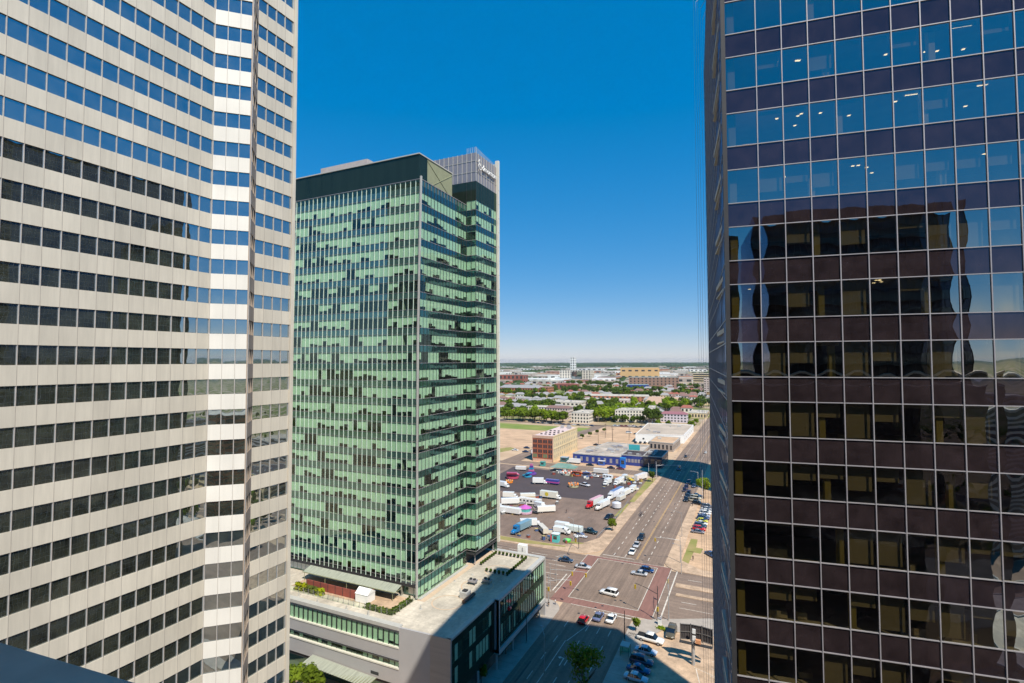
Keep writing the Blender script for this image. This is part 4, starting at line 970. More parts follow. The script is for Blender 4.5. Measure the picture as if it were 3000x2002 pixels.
r4 = block('shop_building', 'dirty tan flat roofed workshop behind the blue shops', 'workshop', [(-58, 226), (-22, 224), (-22, 250), (-54, 254)], 4.6, 'tan_panel', roof='roof_stain', storeys=1, bay=5, faces=(0, 1), rooftop=8)
r5 = block('shop_building', 'low orange brown block with a bare tan roof beside the street', 'shop', [(-24, 262), (-6, 258), (-5, 292), (-24, 292)], 6.0, 'tan_panel', roof='dirt', storeys=1, bay=3, faces=(0, 1), rooftop=1)
r6 = block('warehouse', 'wide white walled warehouse with a pale flat roof beside the street', 'warehouse', [(-41, 292.5), (-3.5, 303), (-3.5, 378), (-46, 376)], 6.5, 'white', roof='roof_tan', storeys=1, bay=12, wfrac=.12, wz=.2, faces=(0, 1), rooftop=6)
sg = thing('rooftop_billboard', 'tilted turquoise billboard on the roof behind the blue shops', 'billboard', (-24, 212, 6.6))
b = MB(); b.box(-28.5, -21, 210, 210.5, 7.6, 11.2); b.build('panel', paint('turquoise', (.05, .42, .45), .5), sg)
b = MB(); [b.tube((x, 210.4, 6.6), (x, 210.4, 8), .12, k=5) for x in (-27, -24.5, -22)]; b.build('leg', M['steel'], sg)

# apartments and institutions further out
def pitched(name, label, cat, fp_rect, h, wall, roofm, storeys=3, group=None, rise=2.4, bay=3.2, fac=(0, 1), axis='x', strips=False):
    e0, e1, n0, n1 = fp_rect; root = thing(name, label, cat, ((e0+e1)/2, (n0+n1)/2, 0), group)
    m = M[wall] if isinstance(wall, str) else wall; rm = M[roofm] if isinstance(roofm, str) else roofm
    MB().box(e0, e1, n0, n1, 0, h).build('wall', m, root)
    o = .4; b = MB()
    if axis == 'x':
        c_ = (n0+n1)/2; ins = min(3, (e1-e0)*.2)
        b.v = [(e0-o, n0-o, h), (e1+o, n0-o, h), (e1+o, n1+o, h), (e0-o, n1+o, h), (e0+ins, c_, h+rise), (e1-ins, c_, h+rise)]
        b.f = [(0, 1, 5, 4), (2, 3, 4, 5), (1, 2, 5), (3, 0, 4), (3, 2, 1, 0)]
    else:
        c_ = (e0+e1)/2; ins = min(3, (n1-n0)*.2)
        b.v = [(e0-o, n0-o, h), (e1+o, n0-o, h), (e1+o, n1+o, h), (e0-o, n1+o, h), (c_, n0+ins, h+rise), (c_, n1-ins, h+rise)]
        b.f = [(0, 1, 4), (1, 2, 5, 4), (2, 3, 5), (3, 0, 4, 5), (3, 2, 1, 0)]
    b.build('roof', rm, root)
    pts = rect(e0, e1, n0, n1)
    for fi in fac:
        f = Face(pts[fi], pts[(fi+1) % 4]); nb = max(1, int(f.L/bay)); bw = f.L/nb; sh = h/storeys
        for s_ in range(storeys):
            for i in range(nb):
                c = MB(); f.bar(c, (i+.25)*bw, (i+.75)*bw, s_*sh+sh*.3, s_*sh+sh*.8, -.1, .05); c.build('window', M['pane'], root)
    return root
M['roof_brown'] = mat('brown shingle roof', (.22, .13, .11), .9); M['roof_grey'] = mat('grey shingle roof', (.30, .29, .29), .9); M['pinkish'] = mat('pale pink stucco', (.66, .54, .47), .85)
M['offwhite'] = mat('off white stucco', (.72, .66, .56), .85); M['redbrick2'] = mat('orange brick', (.44, .17, .085), .85); M['ochre'] = mat('ochre render', (.52, .34, .16), .85)
M['roof_red'] = mat('red metal roof', (.30, .10, .07), .7); M['bluepaint'] = mat('cobalt cladding', (.01, .05, .26), .5); M['teal_roof'] = mat('teal metal roof', (.10, .30, .33), .5)
pitched('apartment_house', 'pink and white four storey apartment house with a brown hipped roof and balconies', 'apartments', (-176, -147, 428, 448), 13, 'pinkish', 'roof_brown', 4)
pitched('apartment_house', 'white wing of the apartment house with a pale flat gable, left of the brown roof', 'apartments', (-205, -178, 440, 462), 12.5, 'offwhite', 'roof_pale', 4, rise=1.2)
block('apartment_house', 'white three storey apartments with a pale lilac flat roof before the lime trees', 'apartments', rect(-134, -114, 402, 440), 11, 'offwhite', storeys=3, rooftop=3)
block('apartment_house', 'cream stepped apartment block with pink panels beside the white warehouse', 'apartments', [(-92, 430), (-58, 440), (-62, 468), (-92, 460)], 13, 'offwhite', storeys=4, rooftop=3)
block('apartment_house', 'taller end of the cream apartment block with a flat white cap', 'apartments', [(-57.5, 441), (-50, 444), (-54, 470), (-61, 468)], 16, 'offwhite', storeys=5, rooftop=1)
pitched('terrace_house', 'long pale mauve row house with a plum roof edge right of the cream apartments', 'row house', (-46, -18, 452, 466), 9, mat('mauve stucco', (.60, .55, .60), .85), mat('plum roof', (.28, .12, .14), .9), 3)
block('shop_building', 'long low cream building with a pale roof north of the parked cars', 'shop', rect(-22, 4-6, 505, 545), 6, 'cream', storeys=1, rooftop=3)
block('hall', 'orange and cream brick school hall among the trees', 'hall', rect(-226, -176, 560, 600), 9, 'offwhite', storeys=2, bay=6, rooftop=3)
block('hall', 'long low pale hall behind the apartment houses', 'hall', rect(-190, -120, 620, 650), 10, 'pinkish', storeys=2, bay=5, rooftop=3)
pitched('church', 'large tan pyramid roofed church in the trees near the street', 'church', (-96, -40, 620, 668), 6, 'tan_panel', mat('tan shingle', (.46, .31, .22), .9), 1, rise=9, bay=6)
block('school', 'brown and orange low school with a pale roof behind the lime trees', 'school', [(-240, 720), (-110, 740), (-120, 790), (-240, 770)], 8, 'redbrick2', storeys=2, bay=7, rooftop=6)
pitched('armoury', 'long orange brick armoury hall with a grey roof on the far left', 'armoury', (-440, -350, 835, 880), 13, 'redbrick2', 'roof_grey', 2, rise=5, bay=6)
block('armoury', 'square orange brick end block of the armoury', 'armoury', rect(-348, -330, 840, 872), 15, 'redbrick2', storeys=3, bay=5, roof='roof_red')
pitched('red_barn', 'low red walled arena with a red roof beyond the green field', 'arena', (-392, -340, 1045, 1075), 12, 'roof_red', 'roof_red', 1, rise=2, bay=9)
hot = block('hospital_wing', 'white and blue glass mid rise slab with a dark roof line in the far distance', 'office block', rect(-540, -432, 1490, 1530), 38, 'offwhite', roof='asphalt_dark', storeys=7, bay=9, wfrac=.6)
b = MB(); b.box(-495, -462, 1486, 1489.8, 2, 34); b.build('glass_atrium', M['lglass'], hot)
orf = block('hospital', 'wide orange rendered hospital building in the far distance', 'hospital', [(-392, 1730), (-262, 1786), (-275, 1840), (-392, 1800)], 44, 'ochre', roof='roof_stain', storeys=2, bay=22, wfrac=.5, wz=.25, rooftop=3)
block('hospital', 'brown brick hospital block with white piers in front of the orange building', 'hospital', [(-236, 1160), (-120, 1200), (-128, 1240), (-236, 1200)], 27, mat('brown hospital brick', (.26, .16, .12), .85), roof='teal_roof', storeys=4, bay=9, wfrac=.35, rooftop=6)
block('pavilion', 'bright cobalt blue pavilion in front of the brown hospital block', 'pavilion', [(-212, 1030), (-165, 1040), (-172, 1066), (-212, 1060)], 14, 'bluepaint', roof='teal_roof', storeys=2, bay=9, rooftop=0)
block('hospital', 'pale yellow office block right of the brown hospital block', 'hospital', rect(-100, -35, 1330, 1370), 34, 'cream', storeys=6, strips=True, rooftop=3)
block('apartment_tower', 'pale pink and blue clad apartment slab beside the bronze tower edge', 'apartments', rect(0-34, -4, 860, 885), 36, 'pinkish', storeys=9, bay=5)
block('apartment_tower', 'orange lower storeys building at the foot of the pink slab', 'apartments', rect(-26, -2, 820, 850), 14, 'ochre', storeys=4, bay=4)
block('far_tower', 'slim white tower with a teal side rising over the distant slab', 'tower', rect(-1030, -1000, 3050, 3085), 95, 'white', storeys=6, bay=12)
block('red_hall', 'dark red industrial hall with a stepped roof at the far left', 'hall', rect(-640, -560, 1235, 1270), 28, 'roof_red', roof='roof_brown', storeys=2, bay=12)
r7 = block('dark_block', 'dark slate office block low on the horizon at the right', 'office block', rect(60, 150, 2900, 2950), 50, 'navy', storeys=4, strips=True)
rr = random.Random(11)
# bungalows between the trees
HC = [('offwhite', 'roof_grey'), ('pinkish', 'roof_brown'), ('cream', 'roof_grey'), ('offwhite', 'roof_red')]
hl = ['small off white house with a grey roof among the trees', 'small pink house with a brown roof among the trees', 'small cream house with a grey roof among the trees', 'small white house with a red roof among the trees']
protos = []
for i, (a, b_) in enumerate(HC):
    r_ = pitched('house', hl[i], 'house', (-6, 6, -4.5, 4.5), 4.5, a, b_, 1, 'houses among the trees (%s)' % ['grey roofed', 'brown roofed', 'cream', 'red roofed'][i], bay=3.5, fac=(0, 1))
    protos.append((r_, tree_of(r_)))
spots = []
for row, (n0, e_lo, e_hi, cnt) in enumerate(((480, -330, -190, 9), (520, -300, -30, 14), (575, -160, -20, 8), (660, -420, -120, 18), (700, -110, -14, 8), (800, -100, -14, 7), (800, -330, -120, 10), (930, -330, -20, 20), (1110, -560, -250, 16), (1110, -160, -16, 10), (1300, -500, -30, 24), (545, -420, -335, 5), (610, -420, -215, 14), (740, -430, -250, 10), (860, -300, -14, 18), (1000, -120, -14, 7), (1040, -240, -14, 14), (1200, -620, -20, 22))):
    for k in range(cnt): spots.append((e_lo+(e_hi-e_lo)*(k+.5)/cnt+rr.uniform(-3, 3), n0+rr.uniform(-12, 12)))
first = {}
for i, (e, n_) in enumerate(spots):
    k = rr.randrange(4); r_, t_ = protos[k]
    c = r_ if k not in first else copy_tree(t_); first[k] = 1
    c.location = (e, n_, 0); c.rotation_euler.z = R(rr.choice([0, 90, 0, 5])); s_ = rr.uniform(.9, 1.5); c.scale = (s_, s_, rr.uniform(1, 1.7))
# sheds of the far industrial belt
shed_l = ['large pale grey shed in the far industrial belt', 'long tan roofed shed in the far industrial belt', 'low white shed in the far industrial belt', 'rust coloured shed in the far industrial belt']
sp = []
for i, (m, rf) in enumerate((('roof_cap', 'roof_pale'), ('tan_panel', 'dirt'), ('white', 'white'), ('redbrick2', 'roof_brown'))):
    r_ = block('shed', shed_l[i], 'shed', rect(-22, 22, -12, 12), 9, m, roof=rf, storeys=1, bay=11, faces=(0, 1), group='far sheds (%d)' % i if False else ['grey', 'tan', 'white', 'rust'][i]+' sheds of the far industrial belt')
    sp.append((r_, tree_of(r_)))
first = {}
for i in range(235):
    k = rr.choice([0, 1, 1, 2, 2, 3, 1]); r_, t_ = sp[k]
    dist = 1400*math.exp(rr.random()*1.5); uu = rr.uniform(1440, 2120)
    hd = R(-YAW)+math.atan((uu-1500)/FX); e, n_ = CAM.x+dist*math.sin(hd), CAM.y+dist*math.cos(hd)
    if abs(e-10) < 30: continue
    c = r_ if k not in first else copy_tree(t_); first[k] = 1
    c.location = (e, n_, 0); c.rotation_euler.z = R(rr.choice([0, 0, 90, 12])); s_ = rr.uniform(.8, 2.2)*(1+dist/6000); c.scale = (s_, s_, rr.uniform(.9, 1.6))

# ================================================================== TREES
def crown_mesh(seed, n, rx, rz, lobes=7, s0=.28, s1=.6):
    r_ = random.Random(seed); b = MB(); L = []
    for _ in range(lobes):
        a = r_.uniform(0, 6.3); d = r_.uniform(.25, .6)*rx; L.append(Vector((d*math.cos(a), d*math.sin(a), r_.uniform(-.45, .55)*rz)))
    L.append(Vector((0, 0, rz*.3)))
    for _ in range(n):
        l = r_.choice(L); v = Vector((r_.gauss(0, 1), r_.gauss(0, 1), r_.gauss(0, 1))).normalized(); rad = r_.uniform(.55, 1.05)
        p = l+Vector((v.x*rx*.5*rad, v.y*rx*.5*rad, v.z*rz*.5*rad)); q = (v+Vector((r_.uniform(-.6, .6), r_.uniform(-.6, .6), r_.uniform(-.3, .8)))).to_track_quat('Z', 'Y').to_matrix() @ Matrix.Rotation(r_.uniform(0, 6.3), 3, 'Z')
        s_ = r_.uniform(s0, s1)
        b.quad(*[p+q @ Vector(w_) for w_ in ((-s_, -s_*.7, 0), (s_, -s_*.5, s_*.2), (s_*.8, s_*.8, 0), (-s_*.7, s_*.6, -s_*.2))])
    return b
def tree_proto(seed, h, rx, n, m, label, group=None, s0=.28, s1=.6, name='tree'):
    root = thing(name, label, 'tree', (0, 0, 0), group)
    b = MB(); b.tube((0, 0, -.1), (0, 0, h*.45), h*.03, h*.018, k=7)
    r_ = random.Random(seed)
    for k in range(6):
        a = r_.uniform(0, 6.3); z = h*r_.uniform(.28, .45); b.tube((0, 0, z), (rx*.6*math.cos(a), rx*.6*math.sin(a), z+h*.28), h*.013, h*.004, k=5)
    b.build('trunk', M['bark'], root)
    c = crown_mesh(seed, n, rx, h*.34, s0=s0, s1=s1); off = h*.64; c.v = [(x, y, z+off) for x, y, z in c.v]
    c.build('crown', m, root); return root
LATER = []
def place(t, e, n_, sc=1.0, rz=0, z=0, label=None, used={}):
    r_, tt = t
    c = r_ if id(r_) not in used else copy_tree(tt); used[id(r_)] = 1
    c.location = (e, n_, z); c.rotation_euler.z = rz; c.scale = (sc, sc, sc*rr.uniform(.92, 1.1))
    if label:
        c['label'] = label
        if 'group' in c: del c['group']
    return c
def P2(r_): return (r_, tree_of(r_))
tl = P2(tree_proto(1, 10, 4.6, 620, M['leaf'], 'broad mid green tree in the leafy belt beyond the grass field', 'mid green trees of the leafy belt', .4, .85))
tl2 = P2(tree_proto(2, 11, 5.2, 620, M['leaf_lime'], 'broad bright lime green tree in the belt between the apartment houses', 'lime green trees of the leafy belt', .4, .85))
td = P2(tree_proto(3, 11, 5.0, 560, M['leaf_dark'], 'dark green tree in the far leafy belt', 'dark green trees of the far leafy belt', .4, .9))
def more(seeds, m, label, grp, h, rx, n):
    return [P2(tree_proto(s_, h*random.Random(s_).uniform(.8, 1.2), rx*random.Random(s_+1).uniform(.75, 1.15), n, m, label, grp, .35, .8)) for s_ in seeds]
tls = [tl]+more((41, 42, 43), M['leaf'], 'broad mid green tree in the leafy belt beyond the grass field', 'mid green trees of the leafy belt', 10, 4.2, 480)
tl2s = [tl2]+more((51, 52), M['leaf_lime'], 'broad bright lime green tree in the belt between the apartment houses', 'lime green trees of the leafy belt', 11, 4.6, 480)
tds = [td]+more((61, 62), M['leaf_dark'], 'dark green tree in the far leafy belt', 'dark green trees of the far leafy belt', 10, 4.6, 460)
VAR = {id(tl): tls, id(tl2): tl2s, id(td): tds}
def belt(e0, n0, e1, n1, wdt, cnt, mix, sc=(1.0, 1.55)):
    cnt = int(cnt*1.35)
    a = Vector((e0, n0)); b_ = Vector((e1, n1)); d = (b_-a); p = Vector((-d.y, d.x)).normalized()
    for k in range(cnt):
        q = a+d*((k+rr.random())/cnt)+p*rr.uniform(-wdt, wdt); LATER.append((rr.choice(VAR[id(rr.choice(mix))]), q.x, q.y, rr.uniform(*sc), rr.uniform(0, 6.3)))
belt(-215, 402, -140, 400, 10, 26, [tl, tl, tl2]); belt(-150, 404, -142, 400, 3, 2, [tl])
belt(-240, 425, -190, 480, 12, 16, [tl, td]); belt(-112, 420, -96, 470, 9, 16, [tl2, tl2, tl]); belt(-96, 470, -60, 500, 12, 18, [tl2, tl])
belt(-92, 425, -58, 433, 3, 8, [tl, td], (.6, .9)); belt(-52, 425, -46, 440, 3, 4, [td])
belt(-150, 470, -120, 520, 12, 12, [tl, td]); belt(-330, 520, -200, 540, 18, 22, [tl, tl, td]); belt(-210, 610, -130, 600, 12, 14, [tl, td])
belt(-120, 540, -40, 600, 16, 26, [tl2, tl, tl]); belt(-60, 600, -14, 680, 14, 16, [tl, td]); belt(-320, 700, -200, 700, 16, 22, [td, tl]); belt(-200, 800, -100, 830, 18, 24, [td, td, tl])
belt(-420, 930, -180, 900, 16, 34, [td]); belt(-330, 1010, -120, 980, 20, 30, [td, td, tl]); belt(-440, 800, -330, 815, 8, 16, [td, tl]); belt(-90, 900, -20, 900, 40, 18, [td, tl])
belt(-430, 1240, -200, 1200, 30, 34, [td]); belt(-110, 1120, -20, 1150, 50, 20, [td])
for (e, n_, s_) in ((-40, 401, .8), (-30, 404, .75), (-18, 470, .8), (-8, 402, .9), (-7, 440, .7), (-24, 640, .7)): place(tl, e, n_, s_, rr.uniform(0, 6))
for k in range(6): place(td, -92+k*2.2, 262+k*16, .42, k)
LATER.sort(key=lambda l: (Vector((l[1], l[2]))-Vector((CAM.x, CAM.y))).length)
for l in LATER[:275]: place(*l)
fb_ = {}
for (t, e, n_, sc, rz) in LATER[275:]:
    for ch in t[1][1]:
        me = ch[0].data; b = fb_.setdefault(me.materials[0].name, (MB(), me.materials[0]))[0]; k0 = len(b.v); c_, s_ = math.cos(rz)*sc, math.sin(rz)*sc
        b.v += [(e+v.co.x*c_-v.co.y*s_, n_+v.co.x*s_+v.co.y*c_, v.co.z*sc) for v in me.vertices]; b.f += [tuple(i+k0 for i in p.vertices) for p in me.polygons]
er = random.Random(5); ev = {}
for k in range(260):
    t = er.choice(tls+tds); e = 100+er.random()**1.3*900; n_ = er.uniform(-220, 320); sc = er.uniform(.8, 1.4)
    for ch in t[1][1]:
        me = ch[0].data; b = ev.setdefault(me.materials[0].name, (MB(), me.materials[0]))[0]; k0 = len(b.v); b.v += [(e+v.co.x*sc, n_+v.co.y*sc, v.co.z*sc) for v in me.vertices]; b.f += [tuple(i+k0 for i in p.vertices) for p in me.polygons]
eb = thing('tree_belt', 'street trees of the eastern blocks, seen only in the mirror glass of the towers', 'trees', (400, 0, 0)); tag(eb, kind='stuff')
for k_, (b, m_) in ev.items(): tag(b.build('foliage' if 'bark' not in k_ else 'trunks', m_, eb), kind='stuff')
big_ = thing('tree_belt', 'far belts of dark and mid green trees between the hospital blocks and the arena', 'trees', (-200, 1000, 0)); tag(big_, kind='stuff')
for k_, (b, m_) in fb_.items(): tag(b.build('foliage' if 'bark' not in k_ else 'trunks', m_, big_), kind='stuff')
# single trees near the street
near = P2(tree_proto(12, 10, 3.6, 1500, M['leaf_lime'], 'bright lime green tree beside the row of parked cars by the bronze tower', None, .2, .42, 'street_tree')); place(near, 26.2, 128.5, 1.05)
big = P2(tree_proto(17, 12.5, 4.2, 1050, M['leaf'], 'tall leafy tree standing in the shadow by the kerb at the bottom of the view', None, .14, .34, 'street_tree')); q_ = at(1712, 1962, 7); place(big, q_.x, q_.y, .95)
for (e, n_, s_, l) in ((-2.7, 62.0, .55, 'young tree on the pavement beside the fairground lot'), (-3.0, 154, .7, 'young dark tree at the top of the grass verge'), (21.7, -11.2, .38, 'small round tree on the corner beside the white pickup'),
                       (-3.6, -34, .42, 'first sapling in the shaded pavement from the crossing'), (-3.6, -46, .42, 'sapling in the middle of the shaded pavement'), (-3.6, -60, .45, 'sapling nearest the bottom of the shaded pavement'),
                       (at(915, 1990, 5).x, at(915, 1990, 5).y, .85, 'bushy yellow green tree below the street canopy'), (at(858, 1985, 4).x, at(858, 1985, 4).y, .7, 'green tree half hidden behind the pale tower corner')):
    t_ = P2(tree_proto(int(abs(e*7+n_)), 10, 3.4, 900 if s_ < .9 else 1600, M['leaf'] if 'dark' not in l else M['leaf_dark'], l, None, .25, .5, 'street_tree')); place(t_, e, n_, s_)
# woodland to the horizon
fo = MB(); r_ = random.Random(21)
for k in range(9000):
    dist = 1250*math.exp(r_.random()**.8*2.6); uu = r_.uniform(1380, 2200)
    hd = R(-YAW)+math.atan((uu-1500)/FX); e, n_ = CAM.x+dist*math.sin(hd), CAM.y+dist*math.cos(hd)
    cl = math.sin(e/190+1.3)*math.cos(n_/430)+.6*math.sin(e/67+n_/240)
    if cl < (.85 if dist < 3000 else .55 if dist < 5200 else .0 if dist < 7500 else -.8): continue
    s_ = r_.uniform(6, 12)*(1+dist/4500); hgt = r_.uniform(7, 13)*(1+dist/14000); nn = len(fo.v); kk = 6
    for ring_, (rd, zz) in enumerate(((1, 0), (1.05, .45), (.6, .9))):
        for i in range(kk):
            t = 2*math.pi*i/kk+ring_*.5; j = r_.uniform(.75, 1.2); fo.v.append((e+s_*rd*j*math.cos(t), n_+s_*rd*j*math.sin(t), hgt*zz*r_.uniform(.85, 1.15)))
    for a in range(2):
        for i in range(kk): fo.f.append((nn+a*kk+i, nn+a*kk+(i+1) % kk, nn+(a+1)*kk+(i+1) % kk, nn+(a+1)*kk+i))
    fo.f.append(tuple(nn+2*kk+i for i in range(kk)))
tag(fo.build('woodland', M['leaf_far']), 'distant dark green woodland and suburb trees reaching to the horizon', 'woodland', kind='stuff')

# ================================================================== VEHICLES (built along +Y = forward, origin on the ground at the centre)
def ringx(y, zb, zt, hw, ch=.12):
    c = min(ch, (zt-zb)*.35)
    return [(-hw+c, y, zb), (hw-c, y, zb), (hw, y, zb+c), (hw, y, zt-c), (hw-c*1.4, y, zt), (-hw+c*1.4, y, zt), (-hw, y, zt-c), (-hw, y, zb+c)]
def wheels(root, ys, hw, r=.34, wdt=.24):
    for y in ys:
        for sx in (-1, 1):
            b = MB(); b.tube((sx*(hw-wdt), y, r), (sx*(hw+.01), y, r), r, k=12); o = b.build('wheel', M['black'], root)
            b = MB(); b.tube((sx*(hw+.005), y, r), (sx*(hw+.03), y, r), r*.55, k=8); b.build('hub', M['alu'], o)
M['headlamp'] = mat('clear headlamp', (.8, .8, .78), .2); M['taillamp'] = mat('red tail lamp', (.5, .02, .02), .3)
def lamps_(root, yf, yr, hw, z):
    for sx in (-1, 1):
        b = MB(); b.box(sx*(hw-.28)-.16, sx*(hw-.28)+.16, yf-.04, yf+.03, z-.07, z+.08); b.build('headlight', M['headlamp'], root)
        b = MB(); b.box(sx*(hw-.22)-.12, sx*(hw-.22)+.12, yr-.03, yr+.04, z-.05, z+.12); b.build('tail_light', M['taillamp'], root)
def car(col, label, kind='sedan', name='parked_car', group=None, cat='car'):
    root = thing(name, label, cat, (0, 0, 0), group); pm = paint('car_%s' % str(col), col, .25)
    L, W = {'sedan': (4.7, 1.84), 'suv': (4.8, 1.95), 'hatch': (4.2, 1.8), 'van': (5.1, 2.0), 'wagon': (5.0, 2.0)}[kind]
    H = {'sedan': 1.45, 'suv': 1.75, 'hatch': 1.5, 'van': 1.9, 'wagon': 1.8}[kind]; hw = W/2; f = L/2; belt_ = H*.60
    b = MB(); b.loft([ringx(-f, .42, belt_*.86, hw*.86), ringx(-f+.12, .30, belt_*.97, hw*.95), ringx(-f+.6, .22, belt_, hw), ringx(0, .2, belt_, hw), ringx(f-1.35, .22, belt_*.97, hw), ringx(f-.35, .28, belt_*.84, hw*.95), ringx(f-.06, .32, belt_*.70, hw*.86), ringx(f, .4, belt_*.58, hw*.8)])
    b.build('body', pm, root, True)
    r0, r1, r2, r3 = {'sedan': (-f+.75, -f+1.45, .35, 1.15), 'suv': (-f+.12, -f+.45, .55, 1.2), 'hatch': (-f+.15, -f+.65, .4, 1.1), 'van': (-f+.1, -f+.3, .9, 1.6), 'wagon': (-f+.1, -f+.35, .5, 1.25)}[kind]
    b = MB()
    lo = belt_-.04; hi = H-.05
    b.v = [(-hw*.93, r0, lo), (hw*.93, r0, lo), (hw*.93, r3, lo), (-hw*.93, r3, lo), (-hw*.76, r1, hi), (hw*.76, r1, hi), (hw*.76, r2, hi), (-hw*.76, r2, hi)]
    b.f = [(0, 1, 5, 4), (1, 2, 6, 5), (2, 3, 7, 6), (3, 0, 4, 7), (4, 5, 6, 7)]; b.build('windows', M['darkglass'], root)
    b = MB(); b.loft([ringx(r1-.05, hi-.03, hi+.05, hw*.74, .03), ringx((r1+r2)/2, hi-.01, hi+.09, hw*.78, .03), ringx(r2+.05, hi-.03, hi+.05, hw*.74, .03)]); b.build('roof', pm, root, True)
    b = MB()
    for sx in (-1, 1):
        for y in ((r1+r2)/2, r1+.15): b.quad((sx*hw*.945, y-.05, lo), (sx*hw*.945, y+.05, lo), (sx*hw*.78, y+.05, hi), (sx*hw*.78, y-.05, hi))
    b.build('pillar', pm, root)
    wheels(root, (-f+.85, f-.9), hw, .33); lamps_(root, f-.03, -f+.03, hw*.86, .62); return root
def pickup(col, label, cover=None, name='pickup_truck', group=None):
    root = thing(name, label, 'pickup', (0, 0, 0), group); pm = paint('car_%s' % str(col), col, .25); f = 2.95; hw = 1.0
    b = MB(); b.loft([ringx(-f, .55, 1.12, hw*.96), ringx(-f+.3, .45, 1.18, hw), ringx(-.9, .42, 1.18, hw), ringx(.9, .42, 1.15, hw), ringx(f-.5, .45, 1.08, hw*.98), ringx(f, .5, .95, hw*.88)]); b.build('body', pm, root, True)
    b = MB(); hi = 1.86; lo = 1.13
    b.v = [(-.93, -1.0, lo), (.93, -1.0, lo), (.93, 1.45, lo), (-.93, 1.45, lo), (-.8, -.85, hi), (.8, -.85, hi), (.8, .7, hi), (-.8, .7, hi)]
    b.f = [(0, 1, 5, 4), (1, 2, 6, 5), (2, 3, 7, 6), (3, 0, 4, 7), (4, 5, 6, 7)]; b.build('windows', M['darkglass'], root)
    b = MB(); b.loft([ringx(-.9, hi-.02, hi+.06, .8, .03), ringx(.75, hi-.02, hi+.06, .8, .03)]); b.build('roof', pm, root, True)
    b = MB(); b.box(-.88, .88, -f+.12, -1.05, 1.10, 1.24 if cover else 1.19); b.build('bed_cover' if cover else 'bed', M[cover] if cover else M['soffit'], root)
    wheels(root, (-f+1.1, f-1.0), hw, .40, .28); lamps_(root, f-.04, -f+.02, hw*.9, .85); return root
def boxtruck(col, cabcol, label, L=7.5, H=3.4, kind='cab', W=2.4, name='box_truck', group=None, roofcol=None, cat='truck'):
    root = thing(name, label, cat, (0, 0, 0), group); pm = paint('car_%s' % str(col), col, .4); cm = paint('car_%s' % str(cabcol), cabcol, .3); f = L/2; hw = W/2
    cabL = 2.0 if kind == 'cab' else 4.6
    b = MB(); b.box(-hw, hw, -f, f-cabL, .95, H); b.build('cargo_box', pm, root)
    b = MB(); b.box(-hw+.06, hw-.06, -f+.06, f-cabL-.06, H, H+.04); b.build('box_roof', paint('car_%s' % str(roofcol), roofcol, .5) if roofcol else pm, root)
    b = MB(); b.box(-.5, .5, -f, f-.3, .5, .95); b.build('chassis', M['dark_steel'], root)
    if kind == 'cab':
        b = MB(); b.loft([ringx(f-1.9, .5, 2.25, hw*.92), ringx(f-.9, .5, 2.2, hw*.92), ringx(f-.75, .5, 1.45, hw*.9), ringx(f, .5, 1.2, hw*.82)]); b.build('cab', cm, root)
        b = MB(); b.quad((-hw*.8, f-.72, 1.42), (hw*.8, f-.72, 1.42), (hw*.74, f-.93, 2.12), (-hw*.74, f-.93, 2.12)); b.v = [(x, y+.03, z) for x, y, z in b.v]; b.build('windscreen', M['darkglass'], root)
        wheels(root, (-f+1.2, f-1.0), hw, .45, .3); lamps_(root, f, -f, hw*.85, .85)
    else:
        y0 = f-cabL+.35
        b = MB(); b.box(-hw*.94, hw*.94, y0, y0+1.9, .9, 3.3); b.build('sleeper_cab', cm, root)
        b = MB(); b.loft([ringx(y0+1.9, .8, 2.6, hw*.92), ringx(y0+2.5, .8, 1.95, hw*.8), ringx(f-.4, .7, 1.7, hw*.6), ringx(f, .7, 1.4, hw*.55)]); b.build('bonnet', cm, root)
        b = MB(); b.quad((-hw*.8, y0+2.42, 2.03), (hw*.8, y0+2.42, 2.03), (hw*.8, y0+1.93, 2.62), (-hw*.8, y0+1.93, 2.62)); b.build('windscreen', M['darkglass'], root)
        wheels(root, (-f+1.0, -f+2.2, y0+.6, f-1.1), hw, .5, .35); lamps_(root, f, -f, hw*.6, 1.0)
    return root
def trailer(col, label, L=8, H=3.3, W=2.4, name='trailer', group=None, windows=False, stripe=None, cat='trailer'):
    root = thing(name, label, cat, (0, 0, 0), group); pm = paint('car_%s' % str(col), col, .4); f = L/2; hw = W/2
    b = MB(); b.loft([ringx(-f, .7, H-.05, hw, .1), ringx(f, .7, H-.05, hw, .1)]); b.build('body', pm, root)
    for k in range(int(L)): c = MB(); c.box(-hw+.1, hw-.1, -f+.4+k, -f+.46+k, H-.05, H+.0); c.build('roof_rib', M['roof_cap'], root)
    if windows:
        for k in range(int(L/2)):
            for sx in (-1, 1): c = MB(); c.box(sx*hw-.03, sx*hw+.03, -f+.6+k*2, -f+1.6+k*2, 1.7, 2.5); c.build('window', M['darkglass'], root)
    if stripe: c = MB(); c.box(-hw-.02, hw+.02, -f-.02, f+.02, 1.1, 1.7); c.build('stripe', paint('car_%s' % str(stripe), stripe), root)
    b = MB(); b.tube((0, f, .8), (0, f+1.2, .6), .07, k=5); b.build('drawbar', M['dark_steel'], root)
    wheels(root, (-f+1.4, -f+2.4), hw-.02, .42, .25); return root
def put(o, e, n_, head):
    if o.get('category') in ('car', 'pickup', 'van') : o.scale = (1.08, 1.08, 1.08)
    if o.get('category') in ('truck', 'trailer', 'motorhome', 'minibus'): o.scale = (.94, .93, .94)
    o.location = (e, n_, 0.01); o.rotation_euler.z = -R(head); return o
WHT = (.80, .80, .78); SIL = (.45, .46, .48); GRY = (.16, .18, .24); BLK = (.012, .012, .015); RED = (.55, .012, .015); BLU = (.02, .07, .25); DBL = (.012, .03, .10)
